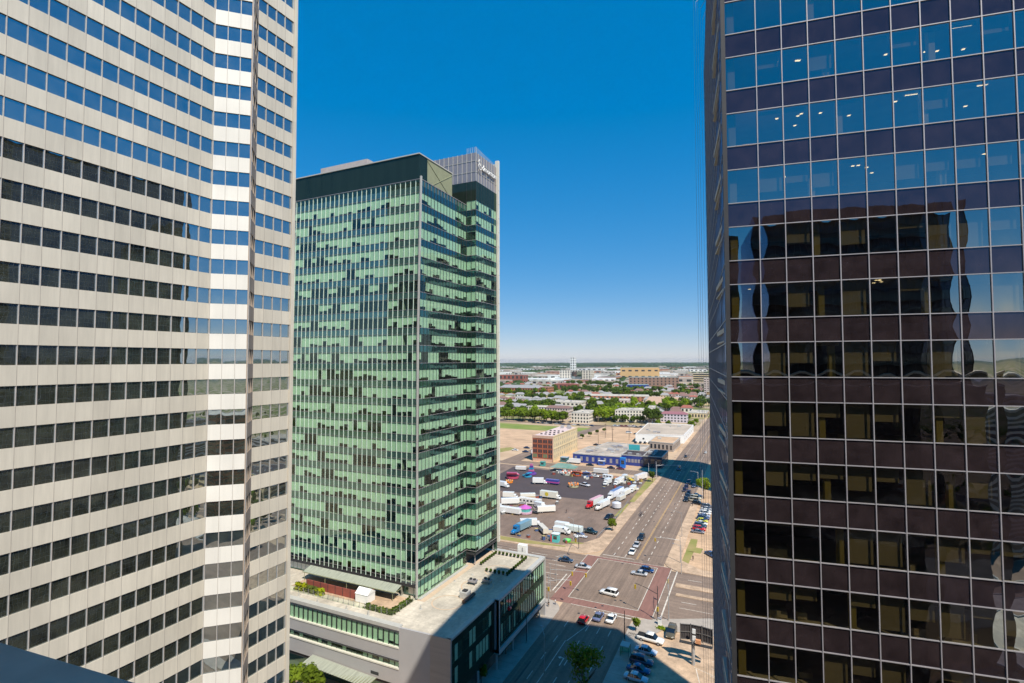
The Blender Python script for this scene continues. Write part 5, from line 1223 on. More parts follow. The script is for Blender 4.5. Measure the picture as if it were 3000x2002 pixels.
# moving cars
put(car(RED, 'red hatchback in the left lane at the edge of the tower shadow', 'hatch', 'car'), 8.3, -12.0, 4)
put(car((.13, .15, .26), 'slate blue car waiting at the stop line between the red and the white car', 'sedan', 'car'), 11.4, -8.6, 2)
put(car(WHT, 'white sedan at the stop line, right of the slate blue car', 'sedan', 'car'), 14.7, -8.2, 2)
put(car(WHT, 'white utility wagon turning in the middle of the junction', 'wagon', 'car'), 10.4, 6.2, 216+60)
put(car(SIL, 'silver sedan crossing the junction on the left brick crosswalk', 'sedan', 'car'), -2.3, 21.6, 84)
put(car((.03, .05, .09), 'dark grey car on the avenue left of the junction behind the signal pole', 'sedan', 'car'), -9.2, 24.6, 88)
put(car((.01, .045, .16), 'dark blue hatchback crossing the junction beside the silver sedan', 'hatch', 'car'), 17.3, 27.6, 94)
put(car(SIL, 'silver sedan in front of the dark blue hatchback in the junction', 'sedan', 'car'), 15.6, 23.9, 268)
put(car(WHT, 'white car at the head of the queue coming down the street', 'sedan', 'car'), 9.6, 41.6, 180)
put(car(SIL, 'silver car second in the queue coming down the street', 'sedan', 'car'), 9.6, 49.2, 180)
put(car((.02, .025, .03), 'black car third in the queue coming down the street', 'suv', 'car'), 9.7, 57.6, 180)
put(car((.05, .09, .15), 'dark van in the shadow across the upper street', 'van', 'van'), 6.2, 194, 180)
put(car(WHT, 'white car far up the street beyond the shadow', 'sedan', 'car'), 16.5, 262, 0)
put(car(BLK, 'black car far up the street left of the white one', 'sedan', 'car'), 5.0, 240, 180)
# queue along the right kerb of the upper street (dark cars)
for i, (e, n_, k, l) in enumerate(((18.9, 121, 'suv', 'nearest black vehicle in the line waiting at the right kerb'), (18.7, 127.6, 'suv', 'second black vehicle in the line at the right kerb'), (18.6, 134.0, 'van', 'dark plum van third in the line at the right kerb'),
        (15.9, 140, 'sedan', 'dark car waiting beside the kerb line at the edge of the shadow'), (15.9, 146.5, 'suv', 'dark purple vehicle just inside the shadow'), (15.8, 159, 'suv', 'dark car fully inside the shadow of the upper street'), (19.3, 152, 'sedan', 'blue grey car in the shadow beside the kerb'))):
    put(car([(.015, .015, .018), (.02, .02, .025), (.035, .02, .04), (.03, .012, .02), (.04, .02, .05), (.02, .03, .05), (.06, .09, .16)][i], l, k, 'car'), e, n_, 180)
for i, (e, n_, c_, l) in enumerate(((22.6, 132, WHT, 'white car in the side lane beside the lime tree'), (22.7, 126.4, (.5, .47, .36), 'beige van below the white car near the lime tree'), (22.8, 121.5, (.42, .38, .30), 'tan van above the black utility vehicle'))):
    put(car(c_, l, 'van' if i else 'sedan', 'car'), e, n_, 92)
put(car(BLK, 'black utility vehicle on the forecourt beside a cluster of posts', 'suv', 'car'), 24.6, 116.5, 100)
put(car((.05, .09, .2), 'dark blue car at the edge of the bronze tower beyond the grass patch', 'sedan', 'car'), 35.0, 50.5, 140)
# parked row beside the bronze tower
row = [((.16, .15, .17), 'suv', 'grey vehicle, farthest of the parked row beside the bronze tower'), (SIL, 'sedan', 'silver car behind the two white ones in the parked row'), (WHT, 'sedan', 'upper of the two adjacent white cars in the parked row'), (WHT, 'suv', 'lower of the two adjacent white cars in the parked row'), ((.30, .36, .5), 'sedan', 'light blue grey car in the parked row behind the navy pickup'),
       ((.02, .05, .14), 'suv', 'navy vehicle just behind the yellow car in the parked row'), ((.62, .62, .02), 'hatch', 'bright yellow car in the parked row'), ((.70, .72, .66), 'sedan', 'white car just before the yellow one in the parked row'), ((.015, .05, .10), 'suv', 'dark teal vehicle between the white and the red car'), (RED, 'suv', 'red vehicle, second nearest of the parked row'), ((.20, .20, .22), 'sedan', 'dark silver car, nearest of the parked row')]
for i, (c_, k, l) in enumerate(row): put(car(c_, l, k, 'parked_car'), 29.2-i*.06, 113.0-i*3.9, 90)
# pickup group near the billboard
put(pickup(WHT, 'white pickup with a black bed cover parked below the small round tree', 'black'), 25.9, -14.4, 96)
put(car((.55, .60, .70), 'pale silver blue sedan parked below the white pickup', 'sedan', 'parked_car'), 25.8, -19.8, 94)
put(car((.015, .05, .12), 'dark blue car with a glossy roof, third below the white pickup', 'suv', 'parked_car'), 25.7, -24.4, 92)
put(car((.01, .07, .22), 'bright blue car parked fourth in the column, in shadow', 'sedan', 'parked_car'), 25.7, -27.7, 92)
put(car((.50, .60, .68), 'pale blue white car at the bottom edge of the view in shadow', 'sedan', 'parked_car'), 25.8, -31.1, 92)
put(car((.10, .085, .05), 'olive brown wagon with a black roof rack parked left of the billboard', 'wagon', 'parked_car'), 30.0, -9.0, 182)
put(car((.20, .03, .05), 'maroon car half hidden behind the billboard', 'sedan', 'parked_car'), 34.0, -6.8, 182)
# fairground lot
put(boxtruck(WHT, WHT, 'white truck with a square box alone on the dark asphalt, left of a matching one', 7.5), -24.6, 138, 192)
put(boxtruck(WHT, WHT, 'white truck beside its twin, just above the blue topped lorry', 8.5, 3.6), -19.0, 140.5, 196)
put(boxtruck(WHT, WHT, 'small white truck behind the pair of white trucks', 6), -18.4, 151.5, 190)
put(trailer((.78, .74, .74), 'long pale pink white semitrailer at the top corner of the lot', 12.5, 3.9), -10.0, 156.5, 198)
put(boxtruck((.75, .78, .85), WHT, 'white nosed lorry with a blue roofed trailer', 18, 4.0, 'semi', roofcol=(.16, .22, .40), name='semi_truck'), -14.2, 113.5, 190)
put(trailer(WHT, 'white ribbed trailer right of the blue roofed lorry', 9, 3.2), -10.2, 119.5, 190)
put(trailer((.66, .64, .58), 'square white box trailer with an open top below the ribbed trailer', 7.5, 2.7), -10.2, 109.0, 190)
tk = thing('water_tank', 'round pale grey tank trailer with a domed top at the right edge of the lot', 'tank', (0, 0, 0)); b = MB(); b.tube((0, 0, .6), (0, 0, 2.6), 2.1, k=18); b.tube((0, 0, 2.6), (0, 0, 3.2), 2.1, .7, k=18); b.build('tank_shell', paint('tank grey', (.62, .62, .66), .4), tk)
b = MB(); b.tube((0, 0, 3.2), (0, 0, 3.4), .5, k=12); b.build('hatch', M['steel'], tk); wheels(tk, (-1, .6), 1.3, .45); put(tk, -8.8, 94.5, 0)
put(boxtruck((.70, .74, .72), RED, 'red nosed lorry with a pink and white trailer', 15.5, 3.7, 'semi', roofcol=(.72, .40, .42), name='semi_truck'), -19.4, 94.5, 192)
put(boxtruck(WHT, (.75, .73, .68), 'white lorry with an open front rack beside the red nosed lorry', 12.5, 3.4, 'semi', name='semi_truck'), -14.9, 92, 192)
put(car(BLK, 'black utility vehicle alone at the right side of the lot', 'suv', 'parked_car'), -8.1, 77.5, 200)
put(pickup((.02, .045, .055), 'dark green pickup hitched beside the white box trailer'), -10.2, 56.0, 100)
put(trailer((.72, .78, .74), 'white ribbed box trailer behind the dark green pickup', 7.5, 3.0, 2.6), -16.2, 54.4, 98)
fl = thing('flat_ramp', 'low silver ramp lying in front of the box trailer', 'ramp', (0, 0, 0)); b = MB(); b.box(-.9, .9, -2.8, 2.8, .25, .4); b.build('deck', M['alu'], fl); b = MB(); [b.box(-.8, .8, -2.6+k*.7, -2.4+k*.7, .4, .46) for k in range(8)]; b.build('rung', M['white'], fl); put(fl, -12.2, 50.3, 95)
put(boxtruck(WHT, WHT, 'white motorhome with a raised rear roof in the front row of the lot', 8, 3.3, name='motorhome', cat='motorhome'), -20.6, 55.2, 92)
put(boxtruck(WHT, WHT, 'low white van with dark windows in front of the motorhome', 6.2, 2.5, name='van', cat='van'), -19.9, 50.8, 88)
bs = put(trailer((.68, .62, .52), 'cream minibus parked at a slant in the front row', 8.0, 2.8, 2.3, name='minibus', windows=True, cat='minibus'), -27.4, 49.2, 140)
put(boxtruck((.20, .33, .40), (.01, .17, .42), 'bright blue lorry with a grey blue box at the front left of the lot', 13.5, 3.5, 'semi', name='semi_truck'), -36.0, 47.0, 190)
put(boxtruck(WHT, WHT, 'white lorry parked diagonally behind the blue lorry', 9.5, 3.4, name='box_truck'), -34.6, 53.8, 60)
put(trailer(WHT, 'long white trailer at the left edge, nearest row', 12, 3.2), -50.5, 66.5, 92)
put(trailer((.80, .77, .70), 'white trailer with a sloping ramp right of the spoked wheel ride', 9, 3.2), -36.2, 75, 55)
put(trailer(WHT, 'white trailer with a canopy at the left edge, middle row', 9, 3.3), -56.5, 80, 60)
put(trailer((.78, .76, .70), 'long white trailer with a row of dark square windows', 12, 3.4, windows=True), -47.5, 83.5, 92)
put(boxtruck((.76, .74, .64), WHT, 'white lorry with a round yellow emblem on the side', 11.5, 3.9), -42.5, 97.5, 92)
em = MB(); em.tube((-44.2, 96.25, 2.5), (-44.2, 96.19, 2.5), 1.05, k=16)
for o_ in bpy.data.objects:
    if o_.get('label') == 'white lorry with a round yellow emblem on the side':
        e_ = MB(); e_.tube((1.22, -1.8, 2.5), (1.26, -1.8, 2.5), 1.05, k=16); e_.build('emblem', paint('emblem yellow', (.62, .50, .05), .5), None).parent = o_
put(trailer((.75, .74, .66), 'pale trailer with a brown stripe on top behind the windowed trailer', 8, 3.2, stripe=(.5, .36, .2)), -52.5, 92, 60)
put(boxtruck(WHT, WHT, 'white truck parked slanting on the dark asphalt left of the purple trailer', 8.5, 3.6), -59.0, 124, 70)
put(trailer((.05, .06, .30), 'purple and blue painted show trailer on the dark asphalt', 8, 3.0, stripe=(.55, .08, .30)), -52.2, 126, 92)
put(pickup((.62, .62, .64), 'silver white pickup on the dark asphalt beside the orange ride'), -34.8, 129.3, 110)
put(boxtruck(WHT, WHT, 'white truck nose at the left edge of the dark asphalt', 7, 3.2), -74, 109, 100)
put(trailer((.74, .72, .68), 'white lettered trailer at the far edge of the dark asphalt', 9.5, 3.3), -35.0, 163.2, 92)
put(car(WHT, 'white car in front of the lettered trailer at the far edge', 'sedan', 'parked_car'), -36.0, 153.6, 92)
put(boxtruck(WHT, WHT, 'white lorry on the back road in front of the blue shop', 10, 3.6), -60, 186.0, 272)
put(car(BLK, 'black car on the back road before the blue shop', 'sedan', 'parked_car'), -47.8, 183.6, 92)
put(car((.03, .02, .03), 'dark car on the back road left of the tall blue kiosk', 'sedan', 'parked_car'), -33.2, 180.6, 92)
put(car((.16, .03, .05), 'dark red car on the back road below the tall blue kiosk', 'sedan', 'parked_car'), -27.2, 180.6, 92)

# rides and stalls
def ride(label, e, n_, cols, kind, head=0, sc=1.0, name='carnival_ride'):
    root = thing(name, label, 'carnival ride', (0, 0, 0)); pm = [paint('ride_%s' % str(c), c, .45) for c in cols]
    b = MB(); b.prism([(2.8*math.cos(R(a)), 2.8*math.sin(R(a))) for a in range(0, 360, 30)], .2, .9); b.build('platform', pm[0], root)
    b = MB(); [b.box(x-.15, x+.15, y-.15, y+.15, -.01, .3) for x in (-2, 2) for y in (-1.5, 1.5)]; b.build('footing', M['dark_steel'], root)
    if kind == 'dome':
        b = MB(); b.tube((0, 0, .9), (0, 0, 2.2), 2.2, 2.5, k=14); b.build('skirt', pm[1], root); b = MB(); b.tube((0, 0, 2.2), (0, 0, 3.3), 2.6, .2, k=14); b.build('canopy', pm[2], root)
    elif kind == 'cars':
        b = MB(); b.tube((0, 0, .9), (0, 0, 2.6), .35, k=8); b.build('mast', M['steel'], root)
        for k in range(8):
            a = R(45*k); x, y = 2.5*math.cos(a), 2.5*math.sin(a)
            c = MB(); c.loft([ringx(-.5, 0, .6, .45), ringx(0, -.1, .9, .5), ringx(.6, 0, .5, .3)]); c.v = [(x+vx*math.cos(a)-vy*math.sin(a), y+vx*math.sin(a)+vy*math.cos(a), 1.3+vz) for vx, vy, vz in c.v]; c.build('seat', pm[1+k % (len(pm)-1)], root)
            c = MB(); c.tube((0, 0, 2.3), (x, y, 1.7), .06, k=5); c.build('arm', M['steel'], root)
    elif kind == 'tower':
        for k in range(5):
            c = MB(); s_ = 1.5-.2*k; c.box(-s_, s_, -s_*.7, s_*.7, .9+k*1.0, 1.75+k*1.0); c.build('tier', pm[k % len(pm)], root)
    elif kind == 'folded':
        for k in range(4):
            c = MB(); c.loft([ringx(-3+k*.2, 1+.5*k, 1.5+.5*k, .8, .05), ringx(3-k*.3, 1.2+.45*k, 1.6+.45*k, .8, .05)]); c.v = [(x+(k-1.5)*.9, y, z) for x, y, z in c.v]; c.build('folded_arm', pm[k % len(pm)], root)
    put(root, e, n_, head); root.scale = (sc, sc, sc); return root
PNK = (.62, .16, .30); MAG = (.55, .12, .45); TEA = (.10, .50, .46); ORG = (.80, .25, .03); PUR = (.14, .06, .32); CYN = (.03, .30, .50)
ride('folded pink and turquoise ride with a magenta dome on the near row of trailers', -44.2, 70.0, [(.60, .38, .48), TEA, MAG], 'dome', 0, 1.15)
ride('orange ride with a ring of seats on the dark asphalt', -39.8, 125.0, [(.45, .42, .25), ORG, (.62, .22, .05)], 'cars', 0, 1.0)
ride('red and pink ride with folded arms at the left edge of the dark asphalt', -78.5, 130, [(.45, .06, .12), PNK, (.68, .35, .38)], 'folded', 70, 1.3)
ride('small orange ride below the red and pink one at the left edge', -75.5, 119.5, [ORG, ORG, (.7, .4, .08)], 'cars', 0, .7)
ride('purple and pink tiered ride on the far left of the dark asphalt', -72.5, 144, [PUR, PNK, CYN], 'tower', 0, 1.1)
ride('blue and turquoise folded ride below the tiered ride', -72.0, 137, [CYN, TEA, (.02, .10, .35)], 'folded', 20, .9)
ride('green and red candy striped ride beside the green tent', -52.5, 151.5, [(.5, .5, .42), (.62, .12, .04), (.75, .7, .6)], 'cars', 0, 1.1)
ride('orange red lattice ride right of the striped ride', -46.5, 152.3, [(.45, .10, .04), ORG, (.55, .12, .05)], 'folded', 90, 1.0)
ride('dark red scaffold ride beside the white car at the far edge', -41.0, 153.5, [(.10, .12, .25), (.30, .04, .03), (.45, .3, .25)], 'folded', 80, .9)
ride('yellow crane ride between the white trucks and the pink white semitrailer', -14.6, 149.0, [(.42, .32, .08), (.75, .55, .03), (.75, .60, .10)], 'folded', 150, 1.0)
ride('small heap of orange and brown ride parts behind the white trucks', -22.5, 152.5, [(.3, .15, .08), ORG, (.6, .3, .15)], 'cars', 0, .6)
sw_ = thing('wheel_ride', 'dark spoked wheel ride folded on its trailer between white trailers', 'carnival ride', (0, 0, 0))
b = MB(); prev = None
for r_ in (1.7, .9):
    prev = None
    for k in range(19):
        a = R(20*k); q = (r_*math.cos(a), .3, 2.2+r_*math.sin(a))
        if prev: b.tube(prev, q, .10, k=5)
        prev = q
b.build('rim', M['dark_steel'], sw_); b = MB(); [b.tube((0, .3, 2.2), (1.7*math.cos(R(a)), .3, 2.2+1.7*math.sin(R(a))), .06, k=5) for a in range(0, 360, 45)]; b.build('spoke', M['alu'], sw_)
b = MB(); b.box(-2.4, 2.4, -.9, .9, .5, .75); b.build('trailer_bed', M['dark_steel'], sw_); wheels(sw_, (-.2,), 2.0, .4); put(sw_, -40.6, 71.5, 5)
gt = thing('green_tent', 'wide green and grey peaked tent roof at the back of the dark asphalt', 'tent', (-58, 161, 0))
b = MB(); b.v = [(-66, 157.5, 2.4), (-50.5, 158.5, 2.4), (-50, 166, 2.4), (-65, 166, 2.4), (-62, 162, 4.6), (-54, 162.5, 4.6)]; b.f = [(0, 1, 5, 4), (2, 3, 4, 5), (1, 2, 5), (3, 0, 4)]; b.build('tent_roof', mat('green tarpaulin', (.04, .20, .14), .7, col2=(.25, .30, .27), scale=.12), gt)
b = MB(); [b.tube((x, y, 0), (x, y, 2.4), .08, k=5) for x, y in ((-66, 157.5), (-50.5, 158.5), (-50, 166), (-65, 166))]; b.build('tent_pole', M['steel'], gt)
def stall(label, e, n_, w_, d_, h_, c1, c2, name='kiosk'):
    root = thing(name, label, 'kiosk', (e, n_, 0)); b = MB(); b.box(e-w_/2, e+w_/2, n_-d_/2, n_+d_/2, 0, h_); b.build('wall', paint('st_%s' % str(c1), c1, .5), root)
    b = MB(); b.box(e-w_/2-.2, e+w_/2+.2, n_-d_/2-.2, n_+d_/2+.2, h_, h_+.2); b.build('roof', paint('st_%s' % str(c2), c2, .5), root); b = MB(); b.box(e-w_*.3, e+w_*.3, n_-d_/2-.04, n_-d_/2+.02, h_*.4, h_*.8); b.build('hatch', M['pane'], root); return root
stall('turquoise and white ticket booth with a red side at the front of the lot', -19.0, 41.4, 2.4, 2.2, 3.0, (.10, .55, .55), (.75, .80, .80))
b = MB(); b.box(-20.9, -20.3, 40.4, 42.4, .01, 2.6); tag(b.build('display_board', paint('board red', (.62, .10, .12), .5)), 'red board leaning against the left side of the turquoise booth', 'board')
gk = thing('green_stall', 'low bright green round stall at the front of the lot', 'stall', (-15.2, 43.2, 0)); b = MB(); b.tube((-15.2, 43.2, 0), (-15.2, 43.2, .8), 1.3, 1.5, k=14); b.build('drum', paint('lime', (.10, .55, .06), .5), gk); b = MB(); b.tube((-15.2, 43.2, .8), (-15.2, 43.2, 1.0), 1.1, .9, k=14); b.build('lid', paint('lime2', (.2, .7, .12), .5), gk)
stall('tall bright blue kiosk tower on the back road before the blue shops', -27.0, 186.6, 3.2, 2.6, 6.0, (.01, .16, .60), (.02, .25, .65)); stall('small teal cabin by the back road on the far left', -75.8, 171, 3.0, 2.5, 2.6, (.05, .35, .32), (.10, .42, .38))
stall('dark teal domed shed between the warehouse and the blue shop', -67.5, 190, 5, 4, 3.0, (.04, .16, .17), (.30, .42, .55)); stall('blue and white cabin against the blue shop front', -41.5, 188.5, 4.0, 2, 2.8, (.02, .10, .42), WHT)
put(boxtruck(WHT, (.7, .7, .68), 'white truck squeezed between the ribbed trailer and the verge', 7, 3.2), -8.6, 128, 186)
put(trailer((.8, .8, .78), 'short white caravan left of the yellow crane ride', 6, 2.9, windows=True), -27.5, 150.5, 100)
put(boxtruck((.78, .76, .7), WHT, 'white truck with a cream box behind the long windowed trailer', 8, 3.3), -61, 90, 75)
put(trailer(WHT, 'white trailer with dark windows in the second row at the left edge', 8, 3.0, windows=True), -60, 70, 100)
put(boxtruck(WHT, WHT, 'white motorhome nose out between the windowed trailer and the ramp trailer', 7, 3.1), -40.5, 79.5, 110)
put(trailer((.74, .7, .66), 'pale caravan at the far left of the back edge of the lot', 7, 2.8), -83, 152, 80)
put(pickup(WHT, 'white pickup between the green tent and the striped ride'), -55.5, 155.5, 60)
gl = ['red', 'blue', 'grey', 'yellow', 'white']; gc = [(.28, .06, .04), (.05, .10, .24), (.2, .2, .2), (.42, .33, .10), (.75, .75, .7)]; cr = random.Random(9); cs = []
for i in range(5):
    o = thing('equipment_case', '%s equipment crate strewn on the fairground lot' % gl[i], 'crate', (0, 0, 0), '%s crates on the fairground lot' % gl[i])
    b = MB(); b.box(-.8, .8, -.5, .5, .0, .9); b.build('box', paint('case_%d' % i, gc[i], .5), o); b = MB(); b.box(-.84, .84, -.54, .54, .9, 1.0); b.build('lid', paint('case_%d' % ((i+2) % 5), gc[(i+2) % 5], .5), o); cs.append((o, tree_of(o)))
for k in range(85):
    i = k % 5; o = cs[i][0] if k < 5 else copy_tree(cs[i][1]); zone = cr.random()
    if zone < .35: e, n_ = cr.uniform(-62, -32), cr.uniform(146, 160)
    elif zone < .6: e, n_ = cr.uniform(-26, -7), cr.uniform(128, 160)
    elif zone < .8: e, n_ = cr.uniform(-58, -34), cr.uniform(64, 98)
    else: e, n_ = cr.uniform(-40, -12), cr.uniform(41, 58)
    o.location = (e, n_, .015); o.rotation_euler.z = cr.uniform(0, 6); q_ = cr.uniform(.6, 1.7); o.scale = (q_, cr.uniform(.6, 1.6), cr.uniform(.6, 1.8))
for (e, n_, l) in ((-112, 228, 'dark blue car in the cluster left of the warehouse, on the bare lot'), (-107, 233, 'navy car behind the cluster left of the warehouse'), (-100, 236, 'black car at the right of the cluster left of the warehouse'), (-106, 212, 'dark car nearest the verge left of the warehouse')):
    put(car((.02, .03, .08), l, 'sedan', 'parked_car'), e, n_, 90)
put(trailer((.78, .78, .80), 'white hooped trailer left of the brick warehouse', 8, 3.2), -95.5, 208, 70)
put(car(WHT, 'white car at the left end of the bare lot near the tower edge', 'sedan', 'parked_car'), -116, 215, 92)
rr = random.Random(31)
pc = {}
def far_cars(cnt, fn, group, lab):
    for k in range(cnt):
        c_ = rr.choice([WHT, SIL, BLK, (.1, .1, .12), (.25, .03, .03), DBL]); e, n_, h_ = fn(k)
        key = str(c_)+group
        if key not in pc:
            nm = {str(WHT): 'white', str(SIL): 'silver', str(BLK): 'black', str((.1, .1, .12)): 'grey', str((.25, .03, .03)): 'dark red', str(DBL): 'navy'}[str(c_)]
            o = car(c_, '%s %s' % (nm, lab), 'sedan', 'parked_car', '%s %s' % (nm, group)); pc[key] = (o, tree_of(o)); put(o, e, n_, h_)
        else: put(copy_tree(pc[key][1]), e, n_, h_)
far_cars(30, lambda k: (-40+(k % 10)*3.6+rr.uniform(-.4, .4), 388+(k//10)*9, rr.choice([0, 180])), 'cars in the lot behind the white warehouse', 'car in the lot behind the white warehouse')
far_cars(26, lambda k: (-84+k*3.4*.9+rr.uniform(-1, 1), 392+rr.uniform(-3, 6), 90), 'cars parked along the street by the apartments', 'car parked along the street by the apartments')
far_cars(14, lambda k: (-170+k*5+rr.uniform(-1, 1), 383+rr.uniform(-1, 1), 92), 'cars along the edge of the grass field', 'car along the edge of the grass field')
far_cars(26, lambda k: (-330+(k % 13)*6, 985+(k//13)*14, 0), 'cars in the far lot by the arena', 'car in the far lot by the arena')
for k, (e, n_, l) in enumerate(((-55, 266, 'lone black car at the near edge of the tan dirt lot'), (-62, 262, 'first of two dark cars side by side on the tan dirt lot'), (-66.5, 264, 'second of two dark cars side by side on the tan dirt lot'), (-50, 340, 'dark vehicle under the poles at the far side of the dirt lot'), (-58, 345, 'white van under the poles at the far side of the dirt lot'))):
    put(car(BLK if k < 4 else WHT, l, 'sedan' if k < 4 else 'van', 'parked_car'), e, n_, 90)
for k in range(5): put(car(BLK, ['black car against the white warehouse wall, leftmost of five', 'second black car from the left against the white warehouse wall', 'middle one of five black cars against the white warehouse wall', 'fourth black car from the left against the white warehouse wall', 'black car against the white warehouse wall, rightmost of five'][k], 'sedan', 'parked_car'), -40+k*3.6, 289+k*.9, 0)

# ================================================================== STREET FURNITURE
def pole(name, label, cat, e, n_, h, arm=None, armz=None, r=.11, m='steel', heads=(), lamp=False, group=None):
    root = thing(name, label, cat, (e, n_, 0), group); b = MB(); b.tube((e, n_, 0), (e, n_, h), r, r*.6, k=8); b.build('pole', M[m], root)
    b = MB(); b.tube((e, n_, 0), (e, n_, .5), r*2.2, r*1.6, k=8); b.build('base', M['walk_grey'], root)
    if arm:
        z = armz or h-.2; b = MB(); b.tube((e, n_, z-.3), (e+arm[0]*.5, n_+arm[1]*.5, z+.1), r*.6, k=6); b.tube((e+arm[0]*.5, n_+arm[1]*.5, z+.1), (e+arm[0], n_+arm[1], z+.12), r*.5, k=6); b.build('arm', M[m], root)
        if lamp: b = MB(); b.box(e+arm[0]-.35, e+arm[0]+.35, n_+arm[1]-.18, n_+arm[1]+.18, z, z+.16); b.build('lamp_head', M['alu'], root)
    for (t, zz) in heads:
        x, y = e+(arm[0]*t if arm else 0), n_+(arm[1]*t if arm else 0); b = MB(); b.box(x-.22, x+.22, y-.16, y+.16, zz-1.1, zz); o = b.build('signal_head', M['signal_yellow'], root)
        b = MB(); [b.tube((x, y-.17, zz-.22-k*.33), (x, y-.21, zz-.22-k*.33), .11, k=8) for k in range(3)]; b.build('signal_lens', M['black'], o)
    return root
M['signal_yellow'] = mat('signal yellow', (.62, .42, .02), .5)
pole('traffic_signal', 'tall black signal pole with a lattice arm on the near right corner of the junction', 'traffic signal', 25.8, -3.4, 9.0, (-6.5, 3.4), 7.2, .14, 'dark_steel', ((1, 6.9), (.0, 3.6)))
pole('traffic_signal', 'pale signal pole standing right of the black one on the near right corner', 'traffic signal', 28.4, -2.2, 8.6, (-1.5, 9), 7.6, .13, 'steel', ((.9, 7.4),))
pole('traffic_signal', 'pale signal pole with yellow heads on the near left corner', 'traffic signal', -3.3, -7.2, 8.4, (5.8, 2), 7.0, .13, 'steel', ((1, 6.8), (.0, 5.0)))
pole('traffic_signal', 'signal pole with a yellow head hanging over the middle of the junction', 'traffic signal', -6.0, 1.2, 8.0, (10.5, 1.5), 6.6, .13, 'steel', ((1, 6.4), (.62, 6.4)))
pole('traffic_signal', 'signal pole on the far left corner with a long arm over the avenue', 'traffic signal', -8.8, 37.4, 8.5, (2, -10), 7.0, .13, 'dark_steel', ((.9, 6.8),))
pole('traffic_signal', 'signal pole on the far right corner with its arm towards the street', 'traffic signal', 26.2, 39.5, 9.2, (-8, -1.5), 7.8, .13, 'steel', ((1, 7.6),))
pole('traffic_signal', 'pale signal mast with a long level arm in the shadow up the street', 'traffic signal', -3.3, 168.5, 9.0, (13, 5), 6.8, .14, 'white_metal', ((.96, 6.6),))
pole('street_lamp', 'pale lamp post left of the signal mast up the street', 'street lamp', -8.3, 172, 7.0, None, None, .13, 'white_metal')
pole('street_lamp', 'lamp post with a curved arm beside the grass verge up the street', 'street lamp', -2.0, 163, 8.5, (3.2, 1), 8.3, .10, 'steel', (), True)
pole('street_lamp', 'curved lamp post behind the lime tree', 'street lamp', 22.0, 146, 9.5, (-3.6, 1), 9.3, .10, 'white_metal', (), True)
pole('flag_pole', 'tall white pole in front of the lime tree', 'pole', 26.3, 121.5, 15.5, None, None, .11, 'white_metal')
pole('street_lamp', 'lamp post with a left pointing arm beside the parked row', 'street lamp', 23.4, 66.5, 9.5, (-5.5, 2.5), 9.3, .10, 'steel', (), True)
pole('street_lamp', 'grey lamp post on the pavement of the near right corner above the grass', 'street lamp', 27.6, 30.4, 9.0, (-2.5, 1), 8.8, .09, 'steel', (), True)
pole('street_lamp', 'lamp post at the left of the junction beside the podium corner', 'street lamp', -6.6, 7.8, 8.2, (2.5, 1.5), 8.0, .09, 'steel', (), True)
pole('street_lamp', 'black lamp post at the kerb right of the waiting cars', 'street lamp', 20.1, -16.6, 7.2, None, None, .14, 'dark_steel', (), False)
pole('street_lamp', 'dark lamp post in the shaded pavement below the podium', 'street lamp', -1.2, -27.5, 7.5, None, None, .11, 'dark_steel')
pole('street_lamp', 'lamp post nearest the bottom in the road median', 'street lamp', 7.2, -37, 8.5, (-1.8, 3), 8.3, .10, 'steel', (), True)
pole('street_lamp', 'lamp post behind the box trailer in the fairground lot', 'street lamp', -13.8, 46.5, 8, (-2, .5), 7.8, .09, 'steel', (), True)
up = P2(pole('utility_pole', 'bare wooden utility pole on the tan dirt lot', 'utility pole', 0, 0, 13, None, None, .16, 'bark', (), False, 'utility poles on the dirt lot'))
b = MB(); b.box(-1.1, 1.1, -.08, .08, 12.0, 12.2); b.build('crossarm', M['bark'], up[0]); up = (up[0], tree_of(up[0]))
for i, (e, n_) in enumerate(((-66, 268), (-56, 276), (-60, 290), (-48, 300), (-52, 322), (-44, 335), (-70, 305), (-40, 350), (-76, 330))):
    c = up[0] if i == 0 else copy_tree(up[1]); c.location = (e, n_, 0)
# billboard
bb = thing('billboard', 'V shaped billboard on a thick grey post, seen from behind with dark lattice frames', 'billboard', (36.3, -20.1, 0))
b = MB(); b.tube((36.3, -20.1, 0), (36.3, -20.1, 5.4), .38, k=12); b.build('post', M['steel'], bb)
pts = [(-3.4, .35), (-1.2, 1.0), (1.2, 1.1), (3.5, .6)]
dk = MB(); fr = MB(); back = MB()
for (a, c_) in zip(pts[:-1], pts[1:]):
    f = Face((36.9+a[0], -20.0+a[1]), (36.9+c_[0], -20.0+c_[1])); f.bar(back, 0, f.L, 4.9, 8.2, -.25, -.15)
    f.bar(fr, -.02, .12, 4.6, 8.4, -.15, .06); f.bar(fr, f.L-.1, f.L+.02, 4.6, 8.4, -.15, .06)
    for z in (4.9, 6.5, 8.15): f.bar(fr, 0, f.L, z, z+.12, -.15, .03)
    for k in range(1, 4): f.bar(fr, k*f.L/4-.03, k*f.L/4+.03, 4.9, 8.2, -.15, -.05)
back.build('panel', mat('billboard backing', (.06, .05, .05), .8), bb); fr.build('frame', mat('billboard frame', (.13, .12, .115), .6), bb)
b = MB(); b.box(33.4, 40.4, -20.9, -19.9, 4.7, 4.85); b.build('catwalk', M['soffit'], bb)
b = MB(); b.box(36.9, 38.0, -20.9, -20.3, 5.2, 6.0); b.build('control_box', mat('orange cabinet', (.60, .28, .14), .6), bb)
for z in (5.5, 7.0): b = MB(); b.box(36.2, 36.9, -20.4, -20.2, z, z+1.0); b.build('junction_box', M['white'], bb)
